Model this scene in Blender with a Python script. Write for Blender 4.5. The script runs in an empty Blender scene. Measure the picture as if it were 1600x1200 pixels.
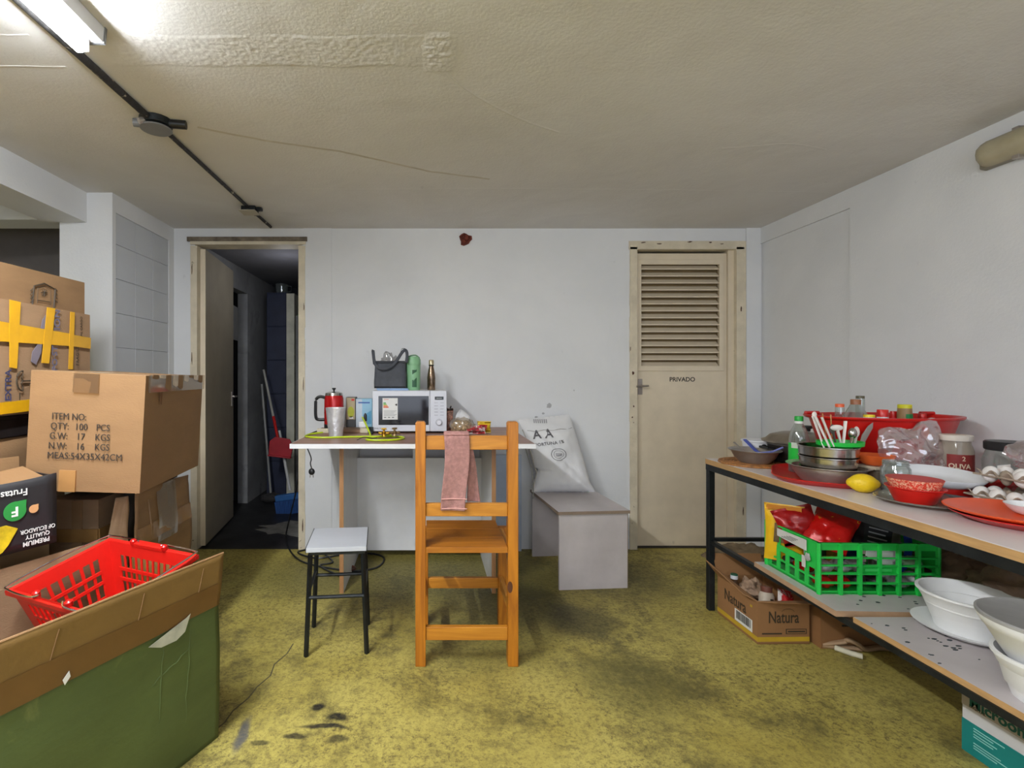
import bpy, math, random
from mathutils import Vector, Matrix, Euler, noise
random.seed(7)
R = math.radians; PI = math.pi
SC = bpy.context.scene; COL = SC.collection
# ---------------------------------------------------------------- camera, world, exposure
F = 780.0; PX, PY = 669.0, 588.0; CH = 1.2          # focal length in pixels, principal point, eye height
cam_d = bpy.data.cameras.new('camera'); cam = bpy.data.objects.new('camera', cam_d); COL.objects.link(cam)
cam.location = (0, 0, CH); cam.rotation_euler = (R(90), 0, 0)
cam_d.sensor_width = 36; cam_d.lens = F/1600*36
cam_d.shift_x = (800-PX)/1600; cam_d.shift_y = (PY-600)/1600; cam_d.clip_start = .02
SC.camera = cam
w = bpy.data.worlds.new('world'); SC.world = w; w.use_nodes = True
w.node_tree.nodes['Background'].inputs[0].default_value = (.8, .85, 1, 1)
w.node_tree.nodes['Background'].inputs[1].default_value = .3
SC.view_settings.view_transform = 'Standard'; SC.view_settings.look = 'None'
SC.view_settings.exposure = 0.2; SC.view_settings.gamma = 1; SC.view_settings.use_curve_mapping = False
def area(name, loc, rot, sx, sy, power, col=(1, 1, 1)):
    d = bpy.data.lights.new(name, 'AREA'); d.shape = 'RECTANGLE'; d.size = sx; d.size_y = sy; d.energy = power; d.color = col
    o = bpy.data.objects.new(name, d); COL.objects.link(o); o.location = loc; o.rotation_euler = rot; return o
area('rear_fill', (.5, -2.85, 1.5), (R(90), 0, 0), 3.6, 1.9, 55, (.84, .92, 1.06))  # added fill light behind the camera, tinted cool like daylight
area('left_rear_fill', (-1.0, -1.0, 2.1), (0, R(-22), 0), .3, 1.3, 30, (.96, .98, 1))  # added fill that goes with the unseen batten behind the camera
pl = bpy.data.lights.new('back_room_fill', 'POINT'); pl.energy = 1.7; pl.shadow_soft_size = .08; pl.color = (.95, .96, 1)
po = bpy.data.objects.new('back_room_fill', pl); COL.objects.link(po); po.location = (-1.15, 4.05, 1.95)  # unseen point light added to lift the back room and its ceiling

# ---------------------------------------------------------------- helpers
def at(x, y, Y): return Vector(((x-PX)/F*Y, Y, CH-(y-PY)/F*Y))
class G:
    def __init__(s): s.v = []; s.f = []
    def add(s, vs, fs, M=None):
        n = len(s.v)
        s.v += [tuple(M @ Vector(p)) if M else tuple(p) for p in vs]
        s.f += [tuple(i+n for i in f) for f in fs]; return s
    def bb(s, x0, x1, y0, y1, z0, z1, M=None):
        return s.add([(x0,y0,z0),(x1,y0,z0),(x1,y1,z0),(x0,y1,z0),(x0,y0,z1),(x1,y0,z1),(x1,y1,z1),(x0,y1,z1)],
                     [(3,2,1,0),(4,5,6,7),(0,1,5,4),(1,2,6,5),(2,3,7,6),(3,0,4,7)], M)
    def box(s, c, z, M=None):
        return s.bb(c[0]-z[0]/2, c[0]+z[0]/2, c[1]-z[1]/2, c[1]+z[1]/2, c[2]-z[2]/2, c[2]+z[2]/2, M)
    def tube(s, pts, r, n=8, closed=False, M=None, flat=1.0):
        pts = [Vector(p) for p in pts]; k = len(pts); vs = []; fs = []
        up = Vector((0, 0, 1)); rs = r if isinstance(r, (list, tuple)) else [r]*k
        for i, p in enumerate(pts):
            a = pts[(i-1) % k] if (closed or i > 0) else p
            b = pts[(i+1) % k] if (closed or i < k-1) else p
            t = (b-a).normalized(); q = up if abs(t.dot(up)) < .95 else Vector((1, 0, 0))
            e1 = t.cross(q).normalized(); e2 = t.cross(e1).normalized()
            for j in range(n):
                an = 2*PI*j/n; vs.append(p+e1*math.cos(an)*rs[i]+e2*math.sin(an)*rs[i]*flat)
        for i in range(k if closed else k-1):
            for j in range(n):
                a = i*n+j; b = i*n+(j+1) % n; c = ((i+1) % k)*n
                fs.append((a, b, c+(j+1) % n, c+j))
        if not closed:
            fs.append(tuple(range(n-1, -1, -1))); fs.append(tuple((k-1)*n+j for j in range(n)))
        return s.add(vs, fs, M)
    def lathe(s, prof, n=28, c=(0, 0, 0), sx=1, sy=1, M=None, wob=None):
        vs = []; fs = []
        for i, (r, z) in enumerate(prof):
            for j in range(n):
                a = 2*PI*j/n; rr = r if not wob else r*wob(a, z)
                vs.append((c[0]+rr*sx*math.cos(a), c[1]+rr*sy*math.sin(a), c[2]+z))
        for i in range(len(prof)-1):
            for j in range(n):
                fs.append((i*n+j, i*n+(j+1) % n, (i+1)*n+(j+1) % n, (i+1)*n+j))
        if prof[0][0] > 1e-5: fs.append(tuple(range(n-1, -1, -1)))
        if prof[-1][0] > 1e-5: fs.append(tuple((len(prof)-1)*n+j for j in range(n)))
        return s.add(vs, fs, M)
    def grid(s, fn, nu, nv, M=None):
        vs = [fn(i/nu, j/nv) for j in range(nv+1) for i in range(nu+1)]
        fs = [(j*(nu+1)+i, j*(nu+1)+i+1, (j+1)*(nu+1)+i+1, (j+1)*(nu+1)+i) for j in range(nv) for i in range(nu)]
        return s.add(vs, fs, M)
    def prism(s, poly, z0, z1, M=None):
        n = len(poly)
        return s.add([(x, y, z0) for x, y in poly]+[(x, y, z1) for x, y in poly],
                     [tuple(range(n-1, -1, -1)), tuple(range(n, 2*n))]+[(i, (i+1) % n, n+(i+1) % n, n+i) for i in range(n)], M)
    def wprism(s, poly, y0, y1, M=None):     # polygon in x,z ; thickness in y
        n = len(poly)
        return s.add([(x, y0, z) for x, z in poly]+[(x, y1, z) for x, z in poly],
                     [tuple(range(n)), tuple(range(2*n-1, n-1, -1))]+[((i+1) % n, i, n+i, n+(i+1) % n) for i in range(n)], M)
    def ball(s, c, r, n=16, m=10, M=None, fn=None):
        vs = []; fs = []
        for i in range(m+1):
            t = PI*i/m
            for j in range(n):
                a = 2*PI*j/n
                p = Vector((math.sin(t)*math.cos(a), math.sin(t)*math.sin(a), math.cos(t)))
                k = fn(p) if fn else 1
                vs.append((c[0]+p.x*r[0]*k, c[1]+p.y*r[1]*k, c[2]+p.z*r[2]*k))
        for i in range(m):
            for j in range(n):
                fs.append((i*n+j, (i+1)*n+j, (i+1)*n+(j+1) % n, i*n+(j+1) % n))
        return s.add(vs, fs, M)
def rim(r0, r1, h, t=.003, foot=None, curve=.6, n=6):   # hollow vessel profile
    o = [(r0*.0, 0), (r0, 0)]
    for i in range(1, n+1):
        u = i/n; o.append((r0+(r1-r0)*(u**curve), h*u))
    q = [(a-t, max(b, t)) for a, b in reversed(o[1:])]
    q[0] = (o[-1][0]-t, h); q.append((0, t))
    return o+q
def link_mesh(name, g, mat, smooth, weld=True):
    me = bpy.data.meshes.new(name); me.from_pydata(g.v, [], g.f); me.update()
    import bmesh
    b = bmesh.new(); b.from_mesh(me)
    if weld: bmesh.ops.remove_doubles(b, verts=b.verts, dist=1e-6)
    bmesh.ops.recalc_face_normals(b, faces=b.faces); b.to_mesh(me); b.free()
    if mat: me.materials.append(mat)
    if smooth:
        for p in me.polygons: p.use_smooth = True
        try: me.set_sharp_from_angle(angle=R(smooth if smooth > 1 else 40))
        except Exception: pass
    return me
def part(name, g, mat, parent=None, loc=(0,0,0), rot=(0,0,0), smooth=0, bevel=0, solid=0, sub=0, label=None):
    o = bpy.data.objects.new(name, link_mesh(name, g, mat, smooth)); COL.objects.link(o)
    o.location = loc; o.rotation_euler = rot
    if parent: o.parent = parent
    if bevel:
        m = o.modifiers.new('bevel', 'BEVEL'); m.width = bevel; m.segments = 2; m.limit_method = 'ANGLE'; m.angle_limit = R(50)
    if solid:
        m = o.modifiers.new('solid', 'SOLIDIFY'); m.thickness = solid; m.offset = 0
    if sub:
        m = o.modifiers.new('sub', 'SUBSURF'); m.levels = sub; m.render_levels = sub
    if label: o['label'] = label
    return o
def tag(o, label, cat, group=None):
    o['label'] = label; o['category'] = cat
    if group: o['group'] = group
    return o
def thing(name, label, cat, loc=(0,0,0), rz=0, group=None, rot=None):
    o = bpy.data.objects.new(name, None); COL.objects.link(o); o.empty_display_size = .05
    o.location = loc; o.rotation_euler = rot if rot else (0, 0, rz); return tag(o, label, cat, group)
def solo(name, g, mat, label, cat, loc=(0,0,0), rz=0, group=None, rot=None, **k):
    o = part(name, g, mat, None, loc, rot if rot else (0, 0, rz), **k); return tag(o, label, cat, group)
def struct(name, g, mat, parent=None, **k):
    o = part(name, g, mat, parent, **k)
    if not parent: o['kind'] = 'structure'
    return o
def dup(o, parent=None, loc=None, rot=None, label=None):
    c = o.copy(); COL.objects.link(c)
    if parent: c.parent = parent
    if loc is not None: c.location = loc
    if rot is not None: c.rotation_euler = rot
    if label: c['label'] = label
    for ch in list(o.children): dup(ch, c)
    return c
def text(body, size, mat, parent, loc, rot, name='lettering', align='CENTER', bold=0.0, sx=1.0, ext=.0004, warp=None, shear=0, spacing=1.0):
    cu = bpy.data.curves.new('lettering', 'FONT'); cu.body = body; cu.size = size; cu.align_x = align; cu.align_y = 'CENTER'
    cu.extrude = ext; cu.offset = bold*size; cu.resolution_u = 3; cu.shear = shear; cu.space_character = spacing
    to = bpy.data.objects.new('tmp', cu); COL.objects.link(to)
    dg = bpy.context.evaluated_depsgraph_get(); me = bpy.data.meshes.new_from_object(to.evaluated_get(dg))
    bpy.data.objects.remove(to); me.name = name; me.materials.clear(); me.materials.append(mat)
    for v in me.vertices:
        v.co.x *= sx
        if warp: v.co = warp(v.co)
    o = bpy.data.objects.new(name, me); COL.objects.link(o); o.parent = parent; o.location = loc; o.rotation_euler = rot
    return o
FRONT = (R(90), 0, 0)                  # lettering on a face that looks towards -y
# ---------------------------------------------------------------- materials
def nt(name):
    m = bpy.data.materials.new(name); m.use_nodes = True; return m, m.node_tree, m.node_tree.nodes['Principled BSDF']
def srgb(c): return tuple(((x/255)/12.92 if x/255 <= .04045 else ((x/255+.055)/1.055)**2.4) for x in c)+(1,)
def N(t, typ, **k):
    n = t.nodes.new(typ)
    for a, b in k.items():
        if a.startswith('i_'):
            n.inputs[int(a[2:])].default_value = b
        else: setattr(n, a, b)
    return n
def coords(t, scale=(1, 1, 1), rot=(0, 0, 0)):
    tc = N(t, 'ShaderNodeTexCoord'); mp = N(t, 'ShaderNodeMapping')
    mp.inputs['Scale'].default_value = scale; mp.inputs['Rotation'].default_value = rot
    t.links.new(tc.outputs['Object'], mp.inputs['Vector']); return mp.outputs['Vector']
def noise_n(t, vec, scale, detail=4, rough=.6, dist=0):
    n = N(t, 'ShaderNodeTexNoise'); n.inputs['Scale'].default_value = scale; n.inputs['Detail'].default_value = detail
    n.inputs['Roughness'].default_value = rough; n.inputs['Distortion'].default_value = dist
    t.links.new(vec, n.inputs['Vector']); return n.outputs['Fac']
def ramp(t, fac, stops):
    r = N(t, 'ShaderNodeValToRGB'); e = r.color_ramp.elements
    while len(e) < len(stops): e.new(.5)
    for q, (p, c) in zip(e, stops):
        q.position = p; q.color = c if len(c) == 4 else tuple(c)+(1,)
    t.links.new(fac, r.inputs['Fac']); return r.outputs['Color']
def mix(t, fac, a, b, typ='MIX'):
    m = N(t, 'ShaderNodeMix', data_type='RGBA', blend_type=typ)
    for i, v in ((0, fac), (6, a), (7, b)):
        if isinstance(v, (float, int)): m.inputs[i].default_value = v
        elif isinstance(v, tuple): m.inputs[i].default_value = v
        else: t.links.new(v, m.inputs[i])
    return m.outputs[2]
def bump(t, h, b, strength=.3, dist=.01, prev=None):
    n = N(t, 'ShaderNodeBump'); n.inputs['Strength'].default_value = strength; n.inputs['Distance'].default_value = dist
    t.links.new(h, n.inputs['Height'])
    if prev: t.links.new(prev, n.inputs['Normal'])
    t.links.new(n.outputs[0], b.inputs['Normal']); return n.outputs[0]
def M(name, c, rough=.6, metal=0, var=.08, sc=8, bmp=0, bsc=60, stretch=(1,1,1), spec=.5, dark=None, darkw=(.62,.75), dsc=3):
    m, t, b = nt(name); col = srgb(c)
    v = coords(t, stretch); f = noise_n(t, v, sc)
    lo = tuple(max(0, x*(1-var*2.2)) for x in col[:3])+(1,); hi = tuple(min(1, x*(1+var*1.6)) for x in col[:3])+(1,)
    cc = ramp(t, f, [(.3, lo), (.7, hi)])
    if dark:
        f2 = noise_n(t, coords(t), dsc, 8, .7, .5)
        fr = ramp(t, f2, [(darkw[0], (0,0,0,1)), (darkw[1], (1,1,1,1))]); cc = mix(t, fr, cc, srgb(dark))
    t.links.new(cc, b.inputs['Base Color'])
    b.inputs['Roughness'].default_value = rough; b.inputs['Metallic'].default_value = metal
    b.inputs['Specular IOR Level'].default_value = spec
    if bmp: bump(t, noise_n(t, coords(t, stretch), bsc, 5), b, bmp, .004)
    return m
def wood(name, c1, c2, axis='z', rough=.4, sc=1.0):
    m, t, b = nt(name); s = {'x': (1.2, 14, 14), 'y': (14, 1.2, 14), 'z': (14, 14, 1.2)}[axis]
    v = coords(t, tuple(k*sc for k in s)); f = noise_n(t, v, 1.6, 6, .55, 1.6)
    c = ramp(t, f, [(.28, srgb(c1)), (.5, tuple((a+d)/2 for a, d in zip(srgb(c1), srgb(c2)))), (.72, srgb(c2))])
    k = noise_n(t, coords(t, tuple(q*.35*sc for q in s)), 2.3, 2, .5)
    c = mix(t, ramp(t, k, [(.66, (0,0,0,1)), (.76, (.7,.7,.7,1))]), c, tuple(x*.35 for x in srgb(c1)[:3])+(1,))
    t.links.new(c, b.inputs['Base Color']); b.inputs['Roughness'].default_value = rough
    bump(t, f, b, .12, .002); return m
def glass(name, c=(235, 240, 240), alpha=.75, rough=.05, tintmix=.0):
    m = bpy.data.materials.new(name); m.use_nodes = True; t = m.node_tree; t.nodes.clear()
    o = N(t, 'ShaderNodeOutputMaterial'); tr = N(t, 'ShaderNodeBsdfTransparent'); tr.inputs[0].default_value = srgb(c)
    if alpha >= .6:                       # clear: mostly transmission, a little haze, sharp reflections
        df = N(t, 'ShaderNodeBsdfDiffuse'); df.inputs[0].default_value = srgb(c); gl = N(t, 'ShaderNodeBsdfGlossy'); gl.inputs['Roughness'].default_value = rough
        p = N(t, 'ShaderNodeMixShader'); p.inputs[0].default_value = .7; t.links.new(df.outputs[0], p.inputs[1]); t.links.new(gl.outputs[0], p.inputs[2])
    else:
        p = N(t, 'ShaderNodeBsdfPrincipled'); p.inputs['Base Color'].default_value = srgb(c); p.inputs['Roughness'].default_value = rough
    lw = N(t, 'ShaderNodeLayerWeight'); lw.inputs[0].default_value = .35
    mr = N(t, 'ShaderNodeMapRange'); mr.inputs[3].default_value = 1-alpha; mr.inputs[4].default_value = min(1, 1-alpha+.45)
    t.links.new(lw.outputs['Facing'], mr.inputs[0]); ms = N(t, 'ShaderNodeMixShader')
    t.links.new(mr.outputs[0], ms.inputs[0]); t.links.new(tr.outputs[0], ms.inputs[1]); t.links.new(p.outputs[0], ms.inputs[2])
    t.links.new(ms.outputs[0], o.inputs[0]); return m
def film(name, c, alpha=.55):            # crumpled plastic film
    m = glass(name, c, alpha, .1); t = m.node_tree
    for p in [n for n in t.nodes if n.type in ('BSDF_PRINCIPLED', 'BSDF_DIFFUSE', 'BSDF_GLOSSY')]: bump(t, noise_n(t, coords(t, (1, 1, .5)), 26, 6, .65, 2.0), p, .8, .012); return m
def emit(name, c, s):
    m = bpy.data.materials.new(name); m.use_nodes = True; t = m.node_tree; t.nodes.clear()
    o = N(t, 'ShaderNodeOutputMaterial'); e = N(t, 'ShaderNodeEmission'); e.inputs[0].default_value = srgb(c); e.inputs[1].default_value = s
    t.links.new(e.outputs[0], o.inputs[0]); return m

def plaster(name, c, c2, bs=.35, stain=None):
    m, t, b = nt(name); v = coords(t)
    f = noise_n(t, v, 1.3, 6, .6, .4); cc = ramp(t, f, [(.3, srgb(c2)), (.65, srgb(c))])
    f2 = noise_n(t, v, 9, 8, .7, .6); cc = mix(t, ramp(t, f2, [(.66, (0,0,0,1)), (.8, (.45,.45,.45,1))]), cc, srgb(stain or tuple(int(x*.72) for x in c)))
    t.links.new(cc, b.inputs['Base Color']); b.inputs['Roughness'].default_value = .75; b.inputs['Specular IOR Level'].default_value = .25
    h1 = noise_n(t, v, 85, 4, .6); h2 = noise_n(t, v, 4, 2, .5, .3)
    p = bump(t, h1, b, bs*.6, .005); bump(t, h2, b, bs*.7, .02, p); return m
WALL = plaster('white_wall_paint', (226, 226, 227), (214, 215, 217), .3)
CEIL = plaster('ceiling_plaster', (222, 220, 218), (210, 207, 204), .5)
TILEM = plaster('painted_tile', (206, 209, 214), (196, 199, 205), .15)
def floor_mat():
    m, t, b = nt('worn_yellow_floor'); v = coords(t)
    base = ramp(t, noise_n(t, v, 2.2, 5, .6, .3), [(.3, srgb((166, 150, 70))), (.7, srgb((194, 180, 98)))])
    fine = noise_n(t, v, 48, 12, .85, .1); msk = noise_n(t, v, 2.4, 10, .8, .2)
    g1 = ramp(t, fine, [(.49, (0,0,0,1)), (.57, (1,1,1,1))]); g1 = mix(t, 1.0, g1, ramp(t, msk, [(.36, (.18,.18,.18,1)), (.6, (1,1,1,1))]), 'MULTIPLY'); base = mix(t, g1, base, srgb((96, 84, 46)))
    sp_ = noise_n(t, v, 110, 8, .85, 0); base = mix(t, ramp(t, sp_, [(.55, (0,0,0,1)), (.6, (.8,.8,.8,1))]), base, srgb((74, 64, 36)))
    big = noise_n(t, v, 1.6, 14, .82, .2)
    g2 = ramp(t, big, [(.49, (0,0,0,1)), (.6, (.85,.85,.85,1))]); base = mix(t, g2, base, srgb((86, 78, 42)))
    scr = noise_n(t, coords(t, (1, 3, 1), (0, 0, .5)), 9, 10, .8, .2)
    g3 = ramp(t, scr, [(.63, (0,0,0,1)), (.72, (.9,.9,.9,1))]); base = mix(t, g3, base, srgb((62, 56, 38)))
    pale = noise_n(t, coords(t, (1, 1.4, 1)), 5, 12, .85, .2)
    g4 = ramp(t, pale, [(.62, (0,0,0,1)), (.74, (.55,.55,.55,1))]); base = mix(t, g4, base, srgb((188, 180, 118)))
    # stains with their own shapes, broad darker patches under desk and chair, placed where the photograph has them
    ad_ = N(t, 'ShaderNodeVectorMath', operation='MULTIPLY_ADD'); t.links.new(N_color(t, v), ad_.inputs[0]); ad_.inputs[1].default_value = (.07, .07, 0); t.links.new(v, ad_.inputs[2]); dv = ad_.outputs[0]
    for (x, y, r, c, k, st) in [(-.407,1.81,.020,(18,16,20),1.,1),(-.32,1.755,.030,(20,18,20),1.,1.4),(-.35,1.708,.014,(34,30,28),1.,6.),(-.44,1.665,.020,(34,30,26),.9,2.),(-.30,1.66,.018,(36,32,26),.8,2.),(-.55,1.635,.018,(36,32,26),.8,2.),(.48,2.62,.26,(66,62,36),.75,1.),
                    (.75,2.45,.16,(60,56,34),.75,1.),(-.62,1.67,.04,(86,86,88),.95,.5),(.25,2.3,.3,(96,90,44),.5,1.),(-.05,3.0,.5,(84,80,38),.65,2.2),(1.15,2.95,.3,(84,76,34),.6,1.),(.8,1.95,.2,(92,86,40),.6,1.)]:
        sb = N(t, 'ShaderNodeVectorMath', operation='SUBTRACT'); t.links.new(dv, sb.inputs[0]); sb.inputs[1].default_value = (x+.035, y+.035, 0)
        ml = N(t, 'ShaderNodeVectorMath', operation='MULTIPLY'); t.links.new(sb.outputs[0], ml.inputs[0]); ml.inputs[1].default_value = (1/st, 1*min(st,1.4), 0)
        ln = N(t, 'ShaderNodeVectorMath', operation='LENGTH'); t.links.new(ml.outputs[0], ln.inputs[0])
        mr = N(t, 'ShaderNodeMapRange', interpolation_type='SMOOTHSTEP'); t.links.new(ln.outputs['Value'], mr.inputs[0])
        mr.inputs[1].default_value = r*1.4; mr.inputs[2].default_value = r*.6; mr.inputs[3].default_value = 0; mr.inputs[4].default_value = k
        mm = N(t, 'ShaderNodeMath', operation='MULTIPLY'); t.links.new(mr.outputs[0], mm.inputs[0])
        q = N(t, 'ShaderNodeMapRange'); t.links.new(fine, q.inputs[0]); q.inputs[1].default_value=.3; q.inputs[2].default_value=.55; q.inputs[3].default_value=.7; t.links.new(q.outputs[0], mm.inputs[1])
        base = mix(t, mm.outputs[0], base, srgb(c))
    t.links.new(base, b.inputs['Base Color'])
    rr = ramp(t, fine, [(.3, (.38,.38,.38,1)), (.7, (.7,.7,.7,1))]); t.links.new(rr, b.inputs['Roughness'])
    p = bump(t, noise_n(t, v, 60, 8, .7), b, .35, .006); bump(t, fine, b, .25, .008, p); return m
def N_color(t, v):
    n = N(t, 'ShaderNodeTexNoise'); n.inputs['Scale'].default_value = 7; n.inputs['Detail'].default_value = 5; t.links.new(v, n.inputs['Vector'])
    m = N(t, 'ShaderNodeVectorMath', operation='SUBTRACT'); return n.outputs['Color']
FLOOR = floor_mat()
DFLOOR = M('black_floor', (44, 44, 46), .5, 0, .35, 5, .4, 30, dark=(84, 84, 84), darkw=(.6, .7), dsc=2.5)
CREAM = M('cream_paint', (220, 205, 180), .5, 0, .04, 5, .1, 40, dark=(150, 138, 112), darkw=(.68, .8), dsc=6)
FRAMEM = M('chipped_cream_frame', (214, 202, 178), .6, 0, .06, 9, .5, 35, dark=(92, 70, 48), darkw=(.66, .7), dsc=14)
DOORG = M('grey_door_paint', (164, 154, 136), .6, 0, .05, 4)
CARD = M('cardboard', (140, 106, 70), .75, 0, .05, 4, .25, 90, (1, 1, 3))
CARD2 = M('brown_cardboard', (140, 108, 74), .8, 0, .07, 4, .3, 90, (1, 1, 3))
CARD3 = M('tan_cardboard', (148, 118, 88), .8, 0, .06, 4, .3, 90, (1, 1, 3))
CARDD = M('dark_cardboard', (112, 86, 56), .8, 0, .06, 4, .3, 90)
TAPE = M('brown_tape', (150, 112, 66), .22, 0, .05, 12, .2, 30)
TAPEC = glass('clear_tape', (235, 225, 205), .93, .1)
YTAPE = M('yellow_tape', (214, 160, 24), .3, 0, .04, 10, .15, 30)
INK = M('black_ink', (44, 38, 34), .7, 0, .02)
INKB = M('brown_ink', (62, 50, 34), .7, 0, .02)
INKG = M('grey_ink', (98, 98, 122), .7, 0, .04)
BLACKP = M('black_print', (40, 39, 42), .42, 0, .06, 6, .15, 40)
WHITEP = M('white_print', (225, 225, 222), .6, 0, .02)
REDPL = M('red_plastic', (204, 30, 22), .32, 0, .04, 8)
REDPL2 = M('red_plastic_deep', (190, 22, 18), .3, 0, .04, 8)
ORAPL = M('orange_plastic', (232, 84, 36), .3, 0, .03, 8)
GREPL = M('green_plastic', (36, 190, 66), .35, 0, .04, 8)
STEEL = M('steel', (190, 186, 180), .22, 1, .1, 9)
STEELD = M('tarnished_steel', (176, 168, 160), .28, .65, .14, 6)
CHROME = M('chrome', (210, 210, 212), .15, 1, .02)
BLKMET = M('black_painted_metal', (30, 34, 36), .45, .3, .25, 12, .2, 50, dark=(96, 90, 80), darkw=(.7, .74), dsc=22)
BLKPL = M('black_plastic', (28, 29, 31), .4, 0, .1)
GREYPL = M('grey_plastic', (120, 120, 122), .45, 0, .06)
WHITEPL = M('white_plastic', (228, 228, 230), .35, 0, .02)
FOAM = M('white_foam', (232, 232, 232), .6, 0, .02, 12, .12, 160)
STOOLW = M('stool_top_white', (184, 187, 194), .4, 0, .03, 5)
MELA = M('white_melamine', (228, 229, 232), .35, 0, .03, 5, dark=(150, 140, 132), darkw=(.7, .8), dsc=7)
MELAD = M('scuffed_melamine', (190, 182, 182), .45, 0, .05, 5, dark=(70, 84, 90), darkw=(.72, .76), dsc=16)
TOPBR = M('brown_laminate', (150, 112, 96), .42, 0, .1, 3, stretch=(1, 6, 1))
EDGEW = M('raw_board_edge', (186, 146, 96), .7, 0, .08, 9, .2, 60, (1, 1, 9))
EDGEG = M('grey_board_edge', (134, 116, 100), .7, 0, .08, 9)
PINE = wood('pine_upright', (140, 76, 10), (196, 124, 26), 'z')
PINEX = wood('pine_cross', (164, 98, 18), (206, 140, 44), 'x')
PINEY = wood('pine_seat', (142, 80, 12), (184, 116, 28), 'x', sc=.8)
GOLD = M('brass', (205, 160, 60), .25, 1, .05)
RUST = M('rust', (112, 52, 40), .9, 0, .25, 30, .8, 60)
PINKT = M('pink_terry', (172, 126, 120), .95, 0, .12, 60, 1.0, 260)
SACKM = M('white_woven_sack', (220, 219, 220), .7, 0, .03, 6, .35, 220)
GLS = glass('clear_glass', (232, 238, 236), .82)
GLSP = glass('clear_pet', (225, 232, 228), .78, .1)
BAGP = film('pink_plastic_film', (246, 232, 232), .66)
BAGC = film('clear_plastic_film', (225, 225, 228), .6)
# ================================================================ ROOM
BX, RX, LX, ZC = 3.467, 2.302, -1.765, 2.227
YB = -3.0
struct('floor', G().bb(-4.2, 2.5, YB, BX, -.06, 0).bb(1.3, 2.5, BX, BX+.2, -.06, -.001), FLOOR)
fl = bpy.data.objects['floor']
g = G(); cr = [(-.605, 2.24), (-.61, 2.16), (-.64, 2.08), (-.632, 2.0), (-.66, 1.93), (-.67, 1.86), (-.70, 1.79), (-.705, 1.73), (-.73, 1.67)]
for i in range(len(cr)-1):
    a, b = Vector(cr[i]), Vector(cr[i+1]); d = (b-a).normalized(); n = Vector((-d.y, d.x))*.0026
    g.prism([tuple(a-n), tuple(b-n*1.1), tuple(b+n), tuple(a+n*.8)], .0002, .0012)
part('crack', g, M('crack_dark', (92, 86, 62), .9), fl)
CM = M('ceiling_join', (196, 188, 176), .85)
struct('ceiling', G().bb(-4.2, RX+.1, YB, BX+.06, ZC, ZC+.08), CEIL)
ce = bpy.data.objects['ceiling']
def rough(u, v, x0, x1, y0, y1, z, th, sd, fr=9):
    x = x0+(x1-x0)*u; y = y0+(y1-y0)*v
    e = min(1, u*8, (1-u)*8, v*14, (1-v)*14)
    h = th*max(0, e)*(.6+.35*noise.noise(Vector((x*fr, y*fr*1.3, sd))) + .55*noise.noise(Vector((x*60, y*60, sd)))+ .35*noise.noise(Vector((x*130, y*130, sd))))
    return (x, y+.012*noise.noise(Vector((x*5, sd, 1))), z-max(-.001, h))
part('plaster_patch', G().grid(lambda u, v: rough(u, v, -1.15, .03, 1.50, 1.655, ZC-.0005, .0020, 3), 300, 44), CEIL, ce, smooth=1)
part('plaster_patch', G().grid(lambda u, v: rough(u, v, -.03, .10, 1.49, 1.69, ZC-.0004, .0045*max(0, 1-abs(2*u-1)**2-.5*abs(2*v-1)**2), 8, 22), 60, 80), CEIL, ce, smooth=1)
def ridge(pts, wd=.006, h=.003, nm='plaster_ridge'):
    g = G(); q = []
    for i in range(len(pts)-1):
        a, b = Vector(pts[i]), Vector(pts[i+1]); k = max(2, int((b-a).length/.03))
        for j in range(k): 
            p = a.lerp(b, j/k); q.append((p.x+.006*noise.noise(Vector((p.x*14, p.y*14, 2))), p.y+.006*noise.noise(Vector((p.x*14, p.y*14, 5))), ZC))
    q.append(tuple(pts[-1])+(ZC,)); g.tube(q, wd, 6, flat=h/wd); part(nm, g, CEIL, ce, smooth=1)
ridge([(.02, 1.63), (.12, 1.77), (.25, 1.9), (.42, 2.03), (.55, 2.1)], .006, .0014)
_c = CEIL; CEIL = CM; ridge([(-.95, 2.06), (-.72, 2.17), (-.4, 2.28), (0, 2.5), (.32, 2.6)], .008, .0005); CEIL = _c
ridge([(1.32, 2.25), (1.6, 2.2), (1.8, 2.26)], .005, .001)
ridge([(-1.7, 2.73), (-.4, 2.74), (.6, 2.73), (1.55, 2.76), (2.29, 2.79)], .004, .0008)
ridge([(-1.85, 1.51), (-1.2, 1.50)], .004, .0018); ridge([(-1.85, 1.645), (-1.2, 1.655)], .004, .0018)
# back wall with two door openings
D0, D1, DT = -1.618, -.878, 2.125        # left opening
E0, E1, ET = 1.428, 2.18, 2.125          # right opening
TH = .12
g = G(); 
g.bb(-2.2, D0, BX, BX+TH, 0, ZC).bb(D0, D1, BX, BX+TH, DT, ZC).bb(D1, E0, BX, BX+TH, 0, ZC).bb(E0, E1, BX, BX+TH, ET, ZC).bb(E1, RX+.1, BX, BX+TH, 0, ZC)
struct('wall_back', g, WALL)
wb = bpy.data.objects['wall_back']
part('plaster_pier', G().bb(-.865, -.67, BX-.006, BX+.02, 0, ZC), WALL, wb)
part('plaster_pier', G().bb(2.204, RX, BX-.011, BX+.02, 0, ZC), WALL, wb)
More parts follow.
